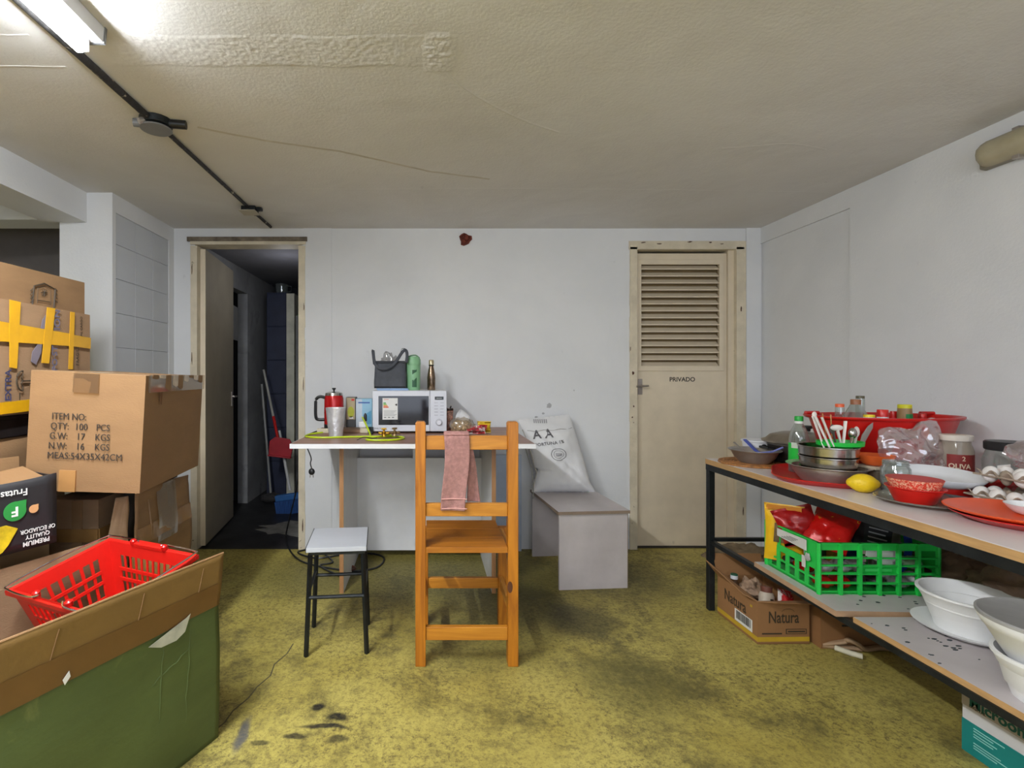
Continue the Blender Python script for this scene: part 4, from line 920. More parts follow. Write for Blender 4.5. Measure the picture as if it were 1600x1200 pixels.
part('tape', G().grid(lambda u, v: (spl(.35+.35*u, .62+.3*v)[0]+.006, spl(.35+.35*u, .5)[1], .50+.24*v), 6, 16), TAPEC, sc_, solid=.0005)
part('fold_line', G().tube([(spl(.22, v/12)[0]+.004, spl(.22, v/12)[1], .76*v/12) for v in range(0, 12)], .0025, 5), CARD3, sc_)
# fruit carton (black, upside down)
th = R(62.7); fw = .335
fr = thing('fruit_carton', 'black fruit carton standing upside down with green and orange drop logo', 'box', (-1.230, 1.651, .653), th)
FH = .230
part('front', G().grid(lambda u, v: (-fw*(1-u), -.004*math.sin(PI*u)*math.sin(PI*v), FH*v-.012*math.sin(u*3)*v), 10, 8), BLACKP, fr, solid=.005, smooth=60)
part('side', G().bb(-.005, 0, .0, .24, 0, FH-.01), BLACKP, fr); part('side', G().bb(-fw, -fw+.005, .0, .24, 0, FH), BLACKP, fr)
part('rear', G().bb(-fw, 0, .24, .245, 0, FH+.035), CARD, fr); part('bottom', G().bb(-fw, 0, 0, .24, 0, .005), CARD2, fr)
part('inner_flap', G().grid(lambda u, v: (-fw+.01+(fw-.02)*u, .012+.18*v, FH-.03+.03*v+.006*math.sin(u*7)), 8, 6), CARD, fr, solid=.004)
part('inner_lining', G().bb(-fw+.006, -.006, .003, .006, 0.01, FH-.02), CARD, fr)
UD = (R(90), R(180), 0)
text('FrutasDel', .030, WHITEP, fr, (-.140, -.0085, .186), UD, bold=.012, sx=.95)
def drop(cx_, cz_, r, m, tipx, nm='logo_drop', y=-.0085):
    P = []
    for i in range(24):
        a = 2*PI*i/24; k = 1
        x = cx_+r*math.cos(a); z = cz_+r*math.sin(a)
        if abs(((a-tipx+PI) % (2*PI))-PI) < .4: x = cx_+r*1.42*math.cos(tipx); z = cz_+r*1.42*math.sin(tipx)
        P.append((x, z))
    return part(nm, G().wprism(P[::-1], y-.001, y), m, fr)
drop(-.118, .130, .030, M('logo_green', (42, 138, 62), .5), R(45)); drop(-.205, .118, .034, M('logo_orange', (240, 150, 50), .5), R(190)); 
drop(-.068, .126, .013, M('logo_peach', (214, 160, 110), .5), R(45), y=-.0083)
text('F', .040, WHITEP, fr, (-.118, -.0100, .130), UD, bold=.03); text('D', .040, WHITEP, fr, (-.200, -.0100, .118), UD, bold=.03)
part('fruit_print', G().wprism([(-.333, .095), (-.30, .098), (-.22, .088), (-.14, .092), (-.11, .075), (-.135, .03), (-.15, .012), (-.165, .004), (-.18, .022), (-.24, .01), (-.333, .0)], -.0085, -.0075), M('fruit_yellow', (206, 178, 30), .5, 0, .2, 20), fr)
text('PREMIUM', .020, WHITEP, fr, (-.060, -.0075, .020), UD, bold=.02, sx=.9); text('QUALITY', .018, WHITEP, fr, (-.056, -.0075, .040), UD, bold=.015, sx=.9); text('OF ECUADOR', .018, WHITEP, fr, (-.055, -.0075, .059), UD, bold=.015, sx=.85)
carton('storage_carton', 'plain dark brown carton holding up the black fruit carton', (-1.345, 1.77, 0), th, .34, .26, .652, CARDD, sd=21, cat='box')

# ---- the big open box wrapped in green with cardboard flaps
GW = M('green_wrap', (76, 90, 48), .5, 0, .08, 3, .5, 14, (1, 1, 2.4), dark=(118, 122, 70), darkw=(.58, .72), dsc=3)
gt = R(64.5); BL, BWd, BHt = .78, .485, .452
gx = thing('green_wrapped_carton', 'large open carton wrapped in green plastic with raised brown flaps', 'box', (-.7012, 1.6625, 0), gt)
def wall(f, nm='wall', m=GW, nu=16, nv=14, th_=.007): return part(nm, G().grid(f, nu, nv), m, gx, solid=th_, smooth=60)
nf = lambda a, b, s, k=.012: k*noise.noise(Vector((a*5, b*5, s)))*math.sin(PI*min(1, max(0, b/BHt)))
wall(lambda u, v: (-BL*(1-u), nf(-BL*(1-u), BHt*v, 1)-.006*math.sin(PI*v), BHt*v), nu=40, nv=24)
wall(lambda u, v: (0+.0*v, BWd*u, BHt*v)); wall(lambda u, v: (-BL, BWd*u, BHt*v)); wall(lambda u, v: (-BL*(1-u), BWd, BHt*v))
part('bottom', G().bb(-BL, 0, 0, BWd, .002, .010), CARD2, gx)
# wrinkles of the wrap
for (x0, z0, x1, z1) in [(-.11, .43, -.13, .13), (-.20, .43, -.22, .18), (-.10, .36, -.25, .30)]:
    g = G(); n = 16; P = []
    for i in range(n+1):
        s = i/n; x = x0+(x1-x0)*s; zz = z0+(z1-z0)*s
        P.append((x+.006*noise.noise(Vector((s*6, x0*9, 0))), nf(x, zz, 1)-.006*math.sin(PI*zz/BHt)-.0035, zz+.006*noise.noise(Vector((s*6, 2, x0*9)))))
    part('wrap_wrinkle', g.tube(P, [.0004+.0022*math.sin(PI*i/n) for i in range(n+1)], 6, flat=.8), GW, gx, smooth=1)
# front flap (double layer) leaning slightly outward, cut line sagging
FLP = M('flap_cardboard', (124, 94, 46), .7, 0, .05, 4, .25, 80); TAPEB = M('wide_brown_tape', (108, 76, 42), .3, 0, .05, 8, .15, 20)
ff = lambda x, h: (x, -.004-.09*h-.0*x+.004*noise.noise(Vector((x*4, h*8, 2))), BHt-.01+h)
part('front_flap', G().grid(lambda u, v: ff(-BL*(1-u)+.008*v, .170*v), 40, 8), FLP, gx, solid=.005, smooth=60)
part('flap_edge', G().tube([tuple(Vector(ff(-BL*(1-u/30)+.008, .1705))) for u in range(31)], .0032, 6), CARD, gx)
part('flap_tape', G().grid(lambda u, v: tuple(Vector(ff(-BL*(1-u*.985), .005+.075*v-.02*u*(1-v)*0))+Vector((0, -.0045, -.004))), 40, 4), TAPEB, gx, solid=.0008)
for xx in (-.10, -.30, -.52): part('crease', G().tube([tuple(Vector(ff(xx+.004*i, .02+.018*i))+Vector((0, -.004, 0))) for i in range(8)], .0012, 5), CARD, gx)
part('rear_flap', G().grid(lambda u, v: (-BL*(1-u), BWd+.012*v, BHt-.01+.165*v), 20, 6), CARD3, gx, solid=.005)
part('side_flap', G().grid(lambda u, v: (.010*v+.02*v*v, .02+(BWd-.04)*u, BHt-.01+.10*v), 10, 6), FLP, gx, solid=.005)
part('lining', G().bb(-BL+.006, -.006, BWd-.012, BWd-.008, .02, BHt+.1).bb(-.012, -.008, .01, BWd-.01, .02, BHt).bb(-BL+.006, -.01, .006, .010, .02, BHt), CARD3, gx)
part('torn_label', G().wprism([(-.255, .425), (-.13, .455), (-.115, .462), (-.135, .415), (-.165, .402), (-.215, .405)], -.0135, -.0125), M('torn_paper', (176, 176, 160), .6, 0, .1, 20), gx)
part('torn_scrap', G().wprism([(-.48, .455), (-.465, .47), (-.462, .455), (-.475, .44)], -.0135, -.0125), WHITEP, gx)
# ---- shopping basket
Fc, Rc, Lc = Vector((-1.128, 1.765, .620)), Vector((-.724, 1.588, .622)), Vector((-1.246, 1.492, .560))
ex = (Rc-Fc).normalized(); ey = (Lc-Fc); ey = (ey-ex*ey.dot(ex)).normalized(); ez = ey.cross(ex).normalized()
if ez.z < 0: ez = -ez
bl, bw, bhh = .41, (Lc-Fc).length, .20
bk = thing('shopping_basket', 'red plastic shopping basket with wire handles lying in the open green carton', 'basket')
bk.matrix_world = Matrix.Translation(Fc+ex*bl/2+(ey*bw/2)) @ Matrix((ex, -ey, ez)).transposed().to_4x4()
def bpan(c0, c1, h, nx, rows, inset, outn):
    """perforated sloping side between rim corners c0,c1 (local) down to z=-h with inset"""
    g = G(); c0 = Vector(c0); c1 = Vector(c1); d = c1-c0; Lg = d.length; dn = d.normalized(); inn = Vector(outn)*-1
    def P(s, z, k): # s along, z down 0..h, k thickness offset
        q = c0+dn*(s+ (1-2*s/Lg)*inset*(z/h))+inn*(inset*z/h+k); return (q.x, q.y, -z)
    def slab(s0, s1, z0, z1, t=.003):
        vs = [P(s, zz, k) for zz in (z0, z1) for s in (s0, s1) for k in (0, t)]
        g.add(vs, [(0, 2, 3, 1), (4, 5, 7, 6), (0, 4, 6, 2), (1, 3, 7, 5), (0, 1, 5, 4), (2, 6, 7, 3)])
    m = .045; cw = (Lg-2*m)/nx; zr = [.040]
    for a in rows: zr.append(zr[-1]+a)
    slab(0, Lg, 0, .040); slab(0, m, .040, h); slab(Lg-m, Lg, .040, h); z = .040
    for a in rows:
        for i in range(nx):
            slab(m+i*cw, m+i*cw+cw*.32, z, z+a)
        slab(m+nx*cw-.004, Lg-m, z, z+a); slab(m, Lg-m, z+a, z+a+.010, .005); z += a+.010
    slab(m, Lg-m, z, h)
    return g
hx, hy = bl/2, bw/2
rows = [.042, .024, .042]
part('side', bpan((-hx, hy, 0), (hx, hy, 0), bhh, 11, rows, .035, (0, 1, 0)), REDPL, bk); part('side', bpan((hx, -hy, 0), (-hx, -hy, 0), bhh, 11, rows, .035, (0, -1, 0)), REDPL, bk)
part('side', bpan((hx, hy, 0), (hx, -hy, 0), bhh, 6, rows, .035, (1, 0, 0)), REDPL, bk); part('side', bpan((-hx, -hy, 0), (-hx, hy, 0), bhh, 6, rows, .035, (-1, 0, 0)), REDPL, bk)
g = G(); k = .012
g.bb(-hx-k, hx+k, hy-.003, hy+k, -.012, .004).bb(-hx-k, hx+k, -hy-k, -hy+.003, -.012, .004).bb(-hx-k, -hx+.003, -hy, hy, -.012, .004).bb(hx-.003, hx+k, -hy, hy, -.012, .004)
part('rim', g, REDPL, bk, bevel=.003)
g = G(); bi = .035
for i in range(9): g.bb(-hx+bi+i*(bl-2*bi)/8-.004, -hx+bi+i*(bl-2*bi)/8+.004, -hy+bi, hy-bi, -bhh-.004, -bhh)
for i in range(7): g.bb(-hx+bi, hx-bi, -hy+bi+i*(bw-2*bi)/6-.004, -hy+bi+i*(bw-2*bi)/6+.004, -bhh-.003, -bhh+.001)
part('floor_grid', g, REDPL, bk)
for sy in (-1, 1):
    part('grip_bar', G().bb(-.075, .075, sy*hy-.006, sy*(hy+.012)+.006, -.004, .012), REDPL, bk, bevel=.003)
    for sx_ in (-1, 1):
        part('hinge', G().lathe([(.010, 0), (.011, .014), (.006, .018), (0, .018)], 10, (sx_*.075, sy*hy, .004)), REDPL2, bk, smooth=1)
for sx_ in (-1, 1):
    y0 = hy+.004
    part('wire_handle', G().tube(smoothpts([(sx_*.055, -y0, .016), (sx_*.085, -y0-.012, .012), (sx_*(hx-.01), -y0-.008, .012), (sx_*(hx+.012), -y0+.012, .014), (sx_*(hx+.020), 0, .018), (sx_*(hx+.012), y0-.012, .014), (sx_*(hx-.01), y0+.008, .012), (sx_*.085, y0+.012, .012), (sx_*.055, y0, .016)], 5), .0028, 8), CHROME, bk, smooth=1)
# ================================================================ RIGHT: SHELF TABLE
TT = .775
tb = thing('shelf_table', 'long black metal-framed table with white board top along the right wall', 'table', (0, 0, 0))
XL, XR, YF, YN = 1.437, 2.295, 2.585, .30
part('tabletop', G().bb(XL, XR, YN, YF, TT-.026, TT-.0008), MELA, tb)
part('top_laminate', G().bb(XL+.001, XR, YN, YF-.001, TT-.0012, TT), M('pinkish_melamine', (218, 210, 208), .35, 0, .03, 4, dark=(200, 150, 145), darkw=(.66, .8), dsc=9), tb)
part('raw_edge', G().bb(XL-.002, XL+.001, YN, YF, TT-.026, TT-.001).bb(XL, XR, YF-.001, YF+.002, TT-.026, TT-.001), EDGEW, tb)
zf = TT-.027
g = G().bb(XL, XL+.03, YN, YF, zf-.03, zf)
part('frame_rail', g, BLKMET, tb); part('frame_rail', G().bb(XR-.03, XR, YN, YF, zf-.03, zf), BLKMET, tb); part('frame_rail', G().bb(XL+.03, XR-.03, YF-.03, YF, zf-.03, zf), BLKMET, tb)
for x in (XL, XR-.03):
    part('leg', G().bb(x, x+.03, YF-.032, YF-.002, 0, zf-.03), BLKMET, tb, bevel=.002)
    part('leg', G().bb(x, x+.03, YN, YN+.03, 0, zf-.03), BLKMET, tb, bevel=.002)
part('lower_rail', G().bb(XL+.005, XL+.025, YN+.03, YF-.032, .342, .362), BLKMET, tb); part('lower_rail', G().bb(XR-.025, XR-.005, YN+.03, YF-.032, .342, .362), BLKMET, tb)
part('lower_rail', G().bb(XL+.03, XR-.03, YF-.025, YF-.008, .352, .370), BLKMET, tb)
SH1 = thing('shelf_board', 'loose white board with raw edge carrying the green crate', 'shelf board', (XL-.02, 1.735, .385), R(-2.2))
pan = part('board', G().bb(0, .86, 0, .46, -.020, 0), MELAD, SH1)
part('raw_edge', G().bb(-.0015, .0005, 0, .46, -.0198, -.0002).bb(0, .86, -.0015, .0005, -.0198, -.0002), M('pale_raw_edge', (176, 142, 112), .7, 0, .08, 9), SH1)
SH2 = thing('shelf_board', 'long white lower board with foam bowls, speckled with black bits', 'shelf board', (XL+.012, YN+.035, .364), 0)
part('board', G().bb(0, .84, 0, 1.70-YN-.035, 0, .0195-.0012), MELAD, SH2)
SH2.location.z = .3445+.0175; 
# keep the two boards apart in height: the lower one ends just short of the loose one
part('raw_edge', G().bb(-.0018, .0004, 0, 1.70-YN-.035, .0005, .0178), EDGEW, SH2)
SPK = M('black_specks', (44, 56, 60), .8)
g = G(); random.seed(11)
for (x, y) in [(1345, 938), (1350, 932), (1372, 941), (1419, 951), (1432, 943), (1430, 940), (1406, 933), (1380, 930), (1340, 944)]:
    z = .3862; Y = (CH-z)*F/(y-PY); X = (x-PX)/F*Y; r_ = .003+.003*random.random()
    g.prism([(X+r_*1.6*math.cos(2*PI*i/6+.3), Y+r_*math.sin(2*PI*i/6+.3)*random.uniform(.6, 1.2)) for i in range(6)], z-.001, z)
o = part('crumbs', g, SPK, None); o.parent = SH1; o.matrix_parent_inverse = (Matrix.Translation(SH1.location) @ Matrix.Rotation(R(-2.2), 4, 'Z')).inverted(); o['kind'] = 'stuff'
g = G()
for (x, y) in [(1432, 967), (1412, 981), (1415, 984), (1451, 997), (1465, 1001), (1470, 1003), (1478, 1009), (1490, 1012), (1452, 1022), (1456, 1023), (1498, 1009), (1500, 1013), (1524, 1004), (1362, 974), (1386, 977), (1418, 1003), (1484, 1000), (1479, 993), (1468, 1036), (1530, 1030), (1493, 1015), (1460, 998)]:
    z = .3815; Y = (CH-z)*F/(y-PY); X = (x-PX)/F*Y; r_ = .0015+.0035*random.random()
    g.prism([(X+r_*1.8*math.cos(2*PI*i/6+.3), Y+r_*math.sin(2*PI*i/6+.3)*random.uniform(.6, 1.2)) for i in range(6)], z-.0015, z)
o = part('crumbs', g, SPK, None); o.parent = SH2; o.location = -SH2.location; o['kind'] = 'stuff'

def tp_(x, y, h=0.0): Y = (CH-TT-h)*F/(y-PY); return ((x-PX)/F*Y, Y, TT+h)
# wicker mat
wm = thing('wicker_mat', 'round woven wicker mat at the far corner of the right table', 'mat', (1.575, 2.43, TT+.0005))
WK = M('wicker', (168, 112, 58), .6, 0, .25, 40, .5, 90)
for i in range(9):
    part('coil', G().lathe([(.016*i+.0, .0), (.016*i+.015, .0), (.016*i+.0155, .005), (.016*i+.012, .010), (.016*i+.004, .010), (.016*i, .005)], 40, wob=lambda a, z, i=i: 1+.015*math.sin(a*24+i)), WK, wm, smooth=1)
# steel bowl with blue spatula
sb1 = thing('steel_bowl', 'small steel bowl on the wicker mat', 'bowl', (1.572, 2.405, TT+.0115))
part('body', G().lathe([(0, 0), (.062, 0), (.085, .025), (.098, .052), (.112, .060), (.112, .062), (.096, .056), (.082, .028), (.06, .003), (0, .003)], 36), STEELD, sb1, smooth=1)
bs = thing('spatula', 'blue plastic spatula leaning in the small steel bowl', 'spatula', (0, 0, 0))
BLUEP = M('blue_handle', (68, 86, 176), .4)
P = lambda x, y, Y: tuple(at(x, y, Y))
part('handle', G().tube([P(1181, 704, 2.40), P(1164, 687, 2.50)], .0105, 6, flat=.35), BLUEP, bs)
part('blade', G().tube([P(1181, 704, 2.40), P(1195, 712, 2.36)], .014, 6, flat=.2), BLUEP, bs)
bs2 = solo('spoon', G().tube([P(1184, 708, 2.35), P(1206, 706, 2.33), P(1224, 699, 2.30)], .0045, 6), M('pale_blue_plastic', (120, 130, 200), .4), 'thin pale blue spoon handle sticking out of the small steel bowl to the right', 'spoon')
solo('fork', G().tube([P(1170, 708, 2.42), P(1157, 700, 2.46), P(1147, 691, 2.5)], [.004, .004, .008], 6, flat=.4), STEELD, 'dull metal spoon lying out over the left rim of the steel bowl', 'spoon')
wt = thing('food_tub', 'white square plastic tub behind the small steel bowl', 'tub', (1.665, 2.535, TT))
part('body', G().lathe([(0, 0), (.05, 0), (.062, .10), (.06, .10), (.049, .004), (0, .004)], 32), WHITEPL, wt, smooth=1); part('rim', G().lathe([(.062, .094), (.066, .096), (.066, .104), (.060, .104)], 32), WHITEPL, wt, smooth=1)
part('dark_mark', G().ball((-.0, -.0605, .082), (.012, .003, .006), 8, 6), BLKPL, wt)
wj = solo('small_jar', G().lathe([(0, 0), (.022, 0), (.024, .085), (.0, .085)], 16), MELA, 'small white cup between the white tub and the dark pot', 'cup', (1.66, 2.44, TT), smooth=1) if False else None
# dark pot with lid
pt = thing('dark_pot', 'dark metal cooking pot with steel lid behind the soda bottle', 'pot', (1.806, 2.437, TT))
POTM = M('dark_pot_metal', (66, 60, 56), .4, .6, .15)
part('body', G().lathe([(0, 0), (.105, 0), (.125, .02), (.130, .095), (.126, .095), (.12, .02), (.10, .004), (0, .004)], 40), POTM, pt, smooth=1)
part('rim', G().lathe([(.128, .090), (.137, .095), (.134, .1), (.126, .1)], 40), STEELD, pt, smooth=1)
ld = part('lid', G().lathe([(.150, .104), (.152, .112), (.135, .118), (.115, .138), (.07, .152), (0, .157)], 40), M('lid_metal', (150, 140, 126), .35, .6, .1), pt, smooth=1)
part('knob', G().lathe([(.008, .156), (.010, .168), (.024, .176), (.024, .184), (0, .186)], 16, (.05, 0, 0)), BLKPL, ld, smooth=1)
part('handle', G().tube([(-.12, -.03, .06), (-.2, -.04, .052), (-.25, -.045, .062)], .010, 8, flat=.6), BLKPL, pt, smooth=1) if False else part('handle', G().tube([(-.125, -.02, .075), (-.16, -.02, .078), (-.165, .03, .078), (-.125, .035, .075)], .006, 8), BLKPL, pt, smooth=1)
# tray
def rrect(w_, d_, r_, n=8):
    P = []
    for cx_, cy_, a0 in ((w_/2-r_, d_/2-r_, 0), (-w_/2+r_, d_/2-r_, 90), (-w_/2+r_, -d_/2+r_, 180), (w_/2-r_, -d_/2+r_, 270)):
        for i in range(n+1): a = R(a0+90*i/n); P.append((cx_+r_*math.cos(a), cy_+r_*math.sin(a)))
    return P
def loft(rings, M_=None):
    g = G(); n = len(rings[0]); vs = [p for r in rings for p in r]
    fs = [(k*n+j, k*n+(j+1) % n, (k+1)*n+(j+1) % n, (k+1)*n+j) for k in range(len(rings)-1) for j in range(n)]
    fs += [tuple(range(n-1, -1, -1)), tuple((len(rings)-1)*n+j for j in range(n))]
    return g.add(vs, fs, M_)
def z_(P, z): return [(x, y, z) for x, y in P]
ty = thing('tray', 'large red oval plastic tray beneath the steel bowls', 'tray', (1.632, 2.085, TT+.0005), R(55))
part('body', loft([z_(rrect(.41, .28, .11), 0), z_(rrect(.45, .32, .13), .016), z_(rrect(.458, .328, .134), .019), z_(rrect(.45, .32, .13), .021), z_(rrect(.40, .27, .10), .005), z_(rrect(.02, .02, .009), .004)]), REDPL, ty, smooth=50)
# steel basin and stacked steel bowls
SBX, SBY = 1.602, 2.00
ba = thing('steel_basin', 'shallow wide steel basin standing on the red tray', 'basin', (SBX, SBY, TT+.0065))
part('body', G().lathe([(0, 0), (.090, 0), (.118, .040), (.122, .056), (.139, .062), (.139, .065), (.119, .059), (.112, .040), (.088, .003), (0, .003)], 44), STEELD, ba, smooth=1)
zz = TT+.0065+.004; rr = [(.094, .048), (.098, .046), (.101, .044)]
for i, (r_, h_) in enumerate(rr):
    b = thing('steel_bowl', ['bottom one of three straight steel bowls stacked in the basin', 'middle one of three straight steel bowls stacked in the basin', 'top one of three straight steel bowls stacked in the basin'][i], 'bowl', (SBX, SBY, zz+.004), 0, 'steel bowls stacked in the basin')
    part('body', G().lathe([(0, 0), (r_*.86-.006*(2-i)*0, 0), (r_*.95, .008), (r_*.97, h_-.006), (r_*1.0, h_-.004), (r_*1.0, h_), (r_*.95, h_-.001), (r_*.93, .010), (r_*.84, .003), (0, .003)], 44), STEEL, b, smooth=1)
    zz += h_-.002
ut = thing('cutlery_tub', 'bright green rimmed tub of white utensils on the steel bowls', 'tub', (SBX+.048, SBY+.0, zz-.030))
part('body', G().lathe([(0, 0), (.040, 0), (.044, .030), (.070, .034), (.078, .036), (.082, .037), (.084, .053), (.080, .053), (.078, .040), (.04, .033), (.038, .003), (0, .003)], 36, sy=.8), GREPL, ut, smooth=1)
UX, UY, UZ = SBX+.052, SBY, zz+.02
WUT = M('ivory_plastic', (226, 220, 214), .45, 0, .03)
def ut_stick(lab, x0, y0, x1, y1, Y0, Y1, r_=.006, m=WUT, cat='utensil', name='utensil', head=None, flat=.5):
    t = thing(name, lab, cat, tuple(at(x0, y0, Y0)))
    a = Vector((0, 0, 0)); b = at(x1, y1, Y1)-at(x0, y0, Y0)
    part('handle', G().tube([tuple(a-b*.18), tuple(b*.5), tuple(b)], [r_*.8, r_, r_*1.15], 8, flat=flat), m, t, smooth=1)
    if head: part('head', G().ball(tuple(b*1.08), head, 12, 8), m, t, smooth=1)
    return t
ut_stick('leftmost white utensil handle in the green tub, thin and tapering', 1285, 692, 1270, 650, 1.99, 2.03)
ut_stick('broad white handle with round hole, second from left in the green tub', 1293, 692, 1274, 651, 1.97, 2.0, .009, head=(.010, .004, .012))
ut_stick('thin white handle, middle of the bunch in the green tub', 1300, 691, 1284, 652, 1.96, 1.97, .007)
ut_stick('bamboo stick standing upright in the green tub', 1300, 690, 1298, 648, 2.02, 2.03, .003, M('bamboo', (186, 132, 78), .6), cat='stick', name='bamboo_stick')
ut_stick('short bamboo stick left of centre in the green tub', 1292, 690, 1285, 646, 2.03, 2.04, .003, bpy.data.materials['bamboo'], cat='stick', name='bamboo_stick')
ut_stick('white ladle with curved neck in the middle of the green tub', 1313, 690, 1308, 670, 1.98, 1.98, .007, head=(.026, .008, .012), name='ladle')
ut_stick('broad flat white spatula standing right of the ladle', 1318, 690, 1321, 658, 1.97, 1.98, .008, name='spatula', flat=.35)
ut_stick('dark grey spoon behind the white ladle', 1305, 690, 1301, 672, 2.02, 2.02, .006, M('grey_utensil', (96, 92, 88), .4), head=(.012, .005, .02), name='spoon')
ut_stick('steel serving spoon with round bowl at the right of the green tub', 1330, 690, 1332, 678, 1.97, 1.98, .005, STEEL, head=(.016, .012, .022), name='spoon')
ut_stick('white curved ladle behind the steel serving spoon', 1336, 690, 1338, 676, 2.0, 2.0, .008, head=(.012, .008, .022), name='ladle')
kn_ = thing('kitchen_knife', 'grey knife blade sticking up right out of the green tub', 'knife', tuple(at(1345, 690, 2.0)))
kb = at(1364, 660, 2.0)-at(1345, 690, 2.0)
part('blade', G().wprism([(-.008, -.02), (.006, -.02), (kb.x*.8+.008, kb.z*.7), (kb.x, kb.z), (kb.x*.7-.006, kb.z*.8), (kb.x*.3-.01, kb.z*.35)], -.001, .001), M('knife_blade', (170, 166, 160), .35, .5), kn_)
# soda bottle
so = thing('soda_bottle', 'clear bottle with green cap and green label, half full of cola', 'bottle', (1.630, 2.195, TT))
part('body', G().lathe([(0, 0), (.034, 0), (.038, .01), (.038, .05), (.0365, .055), (.038, .06), (.038, .09), (.0365, .095), (.038, .10), (.037, .150), (.030, .185), (.017, .215), (.014, .225), (.014, .236), (0, .236)], 28), GLSP, so, smooth=1)
part('drink', G().lathe([(0, .004), (.032, .004), (.036, .01), (.036, .112), (0, .112)], 24), M('cola', (26, 16, 14), .1), so, smooth=1)
part('label', G().grid(lambda u, v: (.0385*math.cos(R(150)+R(105)*u), .0385*math.sin(R(150)+R(105)*u), .045+.088*v), 16, 2), GREPL, so, smooth=80)
part('label', G().grid(lambda u, v: (.0387*math.cos(R(190)+R(120)*u), .0387*math.sin(R(190)+R(120)*u), .112+.024*v), 16, 2), M('pale_label', (206, 216, 204), .5), so, smooth=80)
part('cap', G().lathe([(0, .228), (.0165, .228), (.0165, .246), (.015, .25), (0, .25)], 20), M('green_cap', (30, 160, 60), .4), so, smooth=1); part('neck_ring', G().lathe([(.0172, .218), (.0172, .229), (0, .229), ], 20), WHITEPL, so, smooth=1)
# red tub and jars in it
RTX, RTY = 1.952, 2.150
rt = thing('red_tub', 'large red oval plastic tub holding jars against the right wall', 'tub', (RTX, RTY, TT))
part('body', G().lathe([(0, 0), (.200, 0), (.212, .03), (.285, .245), (.300, .246), (.306, .252), (.306, .258), (.290, .258), (.280, .247), (.206, .03), (.195, .005), (0, .005)], 56, sx=1, sy=.62, wob=lambda a, z: 1+(.012*math.sin(a*28) if .04 < z < .24 else 0)), REDPL2, rt, smooth=50)
for a in (R(20), R(150)): part('grip', G().tube([(.27*math.cos(a)-.03, .17*math.sin(a), .262), (.27*math.cos(a)+.03, .17*math.sin(a), .262)], .008, 8), REDPL2, rt)
def jar(lab, px, ytop, Y, r_, h_, cap, capm, bodym, capr=1.0, caph=.02, name='jar', group=None, fill=None, cat='jar', neck=.8):
    p = at(px, ytop, Y); t = thing(name, lab, cat, (p.x, p.y, p.z-h_))
    part('body', G().lathe([(0, 0), (r_*.95, 0), (r_, .006), (r_, h_*.72), (r_*neck, h_-caph), (0, h_-caph)], 24), bodym, t, smooth=1)
    part('lid', G().lathe([(0, h_-caph), (r_*neck*capr, h_-caph), (r_*neck*capr, h_-.002), (r_*neck*capr*.92, h_), (0, h_)], 24), capm, t, smooth=1)
    if fill: part('contents', G().lathe([(0, .003), (r_*.92, .003), (r_*.95, .008), (r_*.95, h_*fill[0]), (0, h_*fill[0])], 20), fill[1], t, smooth=1)
    return t
base = TT+.006
def jr(lab, px, yt, Y, r_, capm, bodym, **k):
    h_ = at(px, yt, Y).z-base; return jar(lab, px, yt, Y, r_, h_, 0, capm, bodym, **k)
jr('slim jar with orange lid at the left in the red tub', 1312, 631, 2.16, .017, M('orange_lid', (224, 96, 50), .4), GLSP, neck=.95, caph=.014)
jb_ = jr('big clear bottle with brown cap in the red tub', 1337, 624, 2.17, .052, M('brown_cap', (150, 96, 62), .4), GLSP, neck=.36, caph=.022, name='bottle', cat='bottle')
jr('bottle with dark and white cap behind the brown-capped bottle', 1344, 618.5, 2.27, .017, M('dark_olive_cap', (90, 84, 62), .4), GLSP, neck=.95, caph=.012, name='bottle', cat='bottle')
jr('low jar with bright yellow lid in the red tub', 1358, 648, 2.06, .019, M('yellow_lid', (232, 208, 30), .4), WHITEPL, neck=1.0, caph=.010)
jr('jar with bright red lid in the middle of the red tub', 1379, 640, 2.09, .020, REDPL, WHITEPL, neck=.95, caph=.030)
jr('small dark red capped jar right of the bright red lid', 1396, 642.5, 2.2, .013, REDPL2, REDPL2, neck=.9, caph=.02)
sj = jr('spice jar with yellow lid and green label in the red tub', 1413.5, 632, 2.16, .026, M('mustard_lid', (206, 200, 30), .4), M('spice', (150, 120, 80), .4), neck=.92, caph=.016)
hh = at(1413.5, 632, 2.16).z-base
part('label', G().grid(lambda u, v: (.0265*math.cos(R(235)+R(90)*u), .0265*math.sin(R(235)+R(90)*u), hh-.085+.045*v), 10, 1), M('jar_green_label', (30, 130, 70), .5), sj, smooth=80)
jr('short red bottle top at the right in the red tub', 1441, 646, 2.17, .015, REDPL2, REDPL2, neck=.9, caph=.02)
# orange bowl on a glass box
gc = thing('glass_dish', 'square glass dish with pale lid under the orange bowl', 'dish', (1.765, 1.945, TT))
part('body', G().bb(-.062, .050, -.045, .04, 0, .066), glass('brownish_glass', (176, 160, 140), .55), gc, bevel=.008); part('lid', G().bb(-.066, .054, -.049, .044, .067, .079), M('beige_lid', (196, 182, 160), .5), gc, bevel=.003)
obw = thing('orange_bowl', 'small translucent orange plastic bowl behind the lemon', 'bowl', (1.742, 1.945, TT+.080))
part('body', G().lathe(rim(.034, .062, .040, .002), 32), glass('orange_translucent', (236, 110, 50), .28, .2), obw, smooth=1)
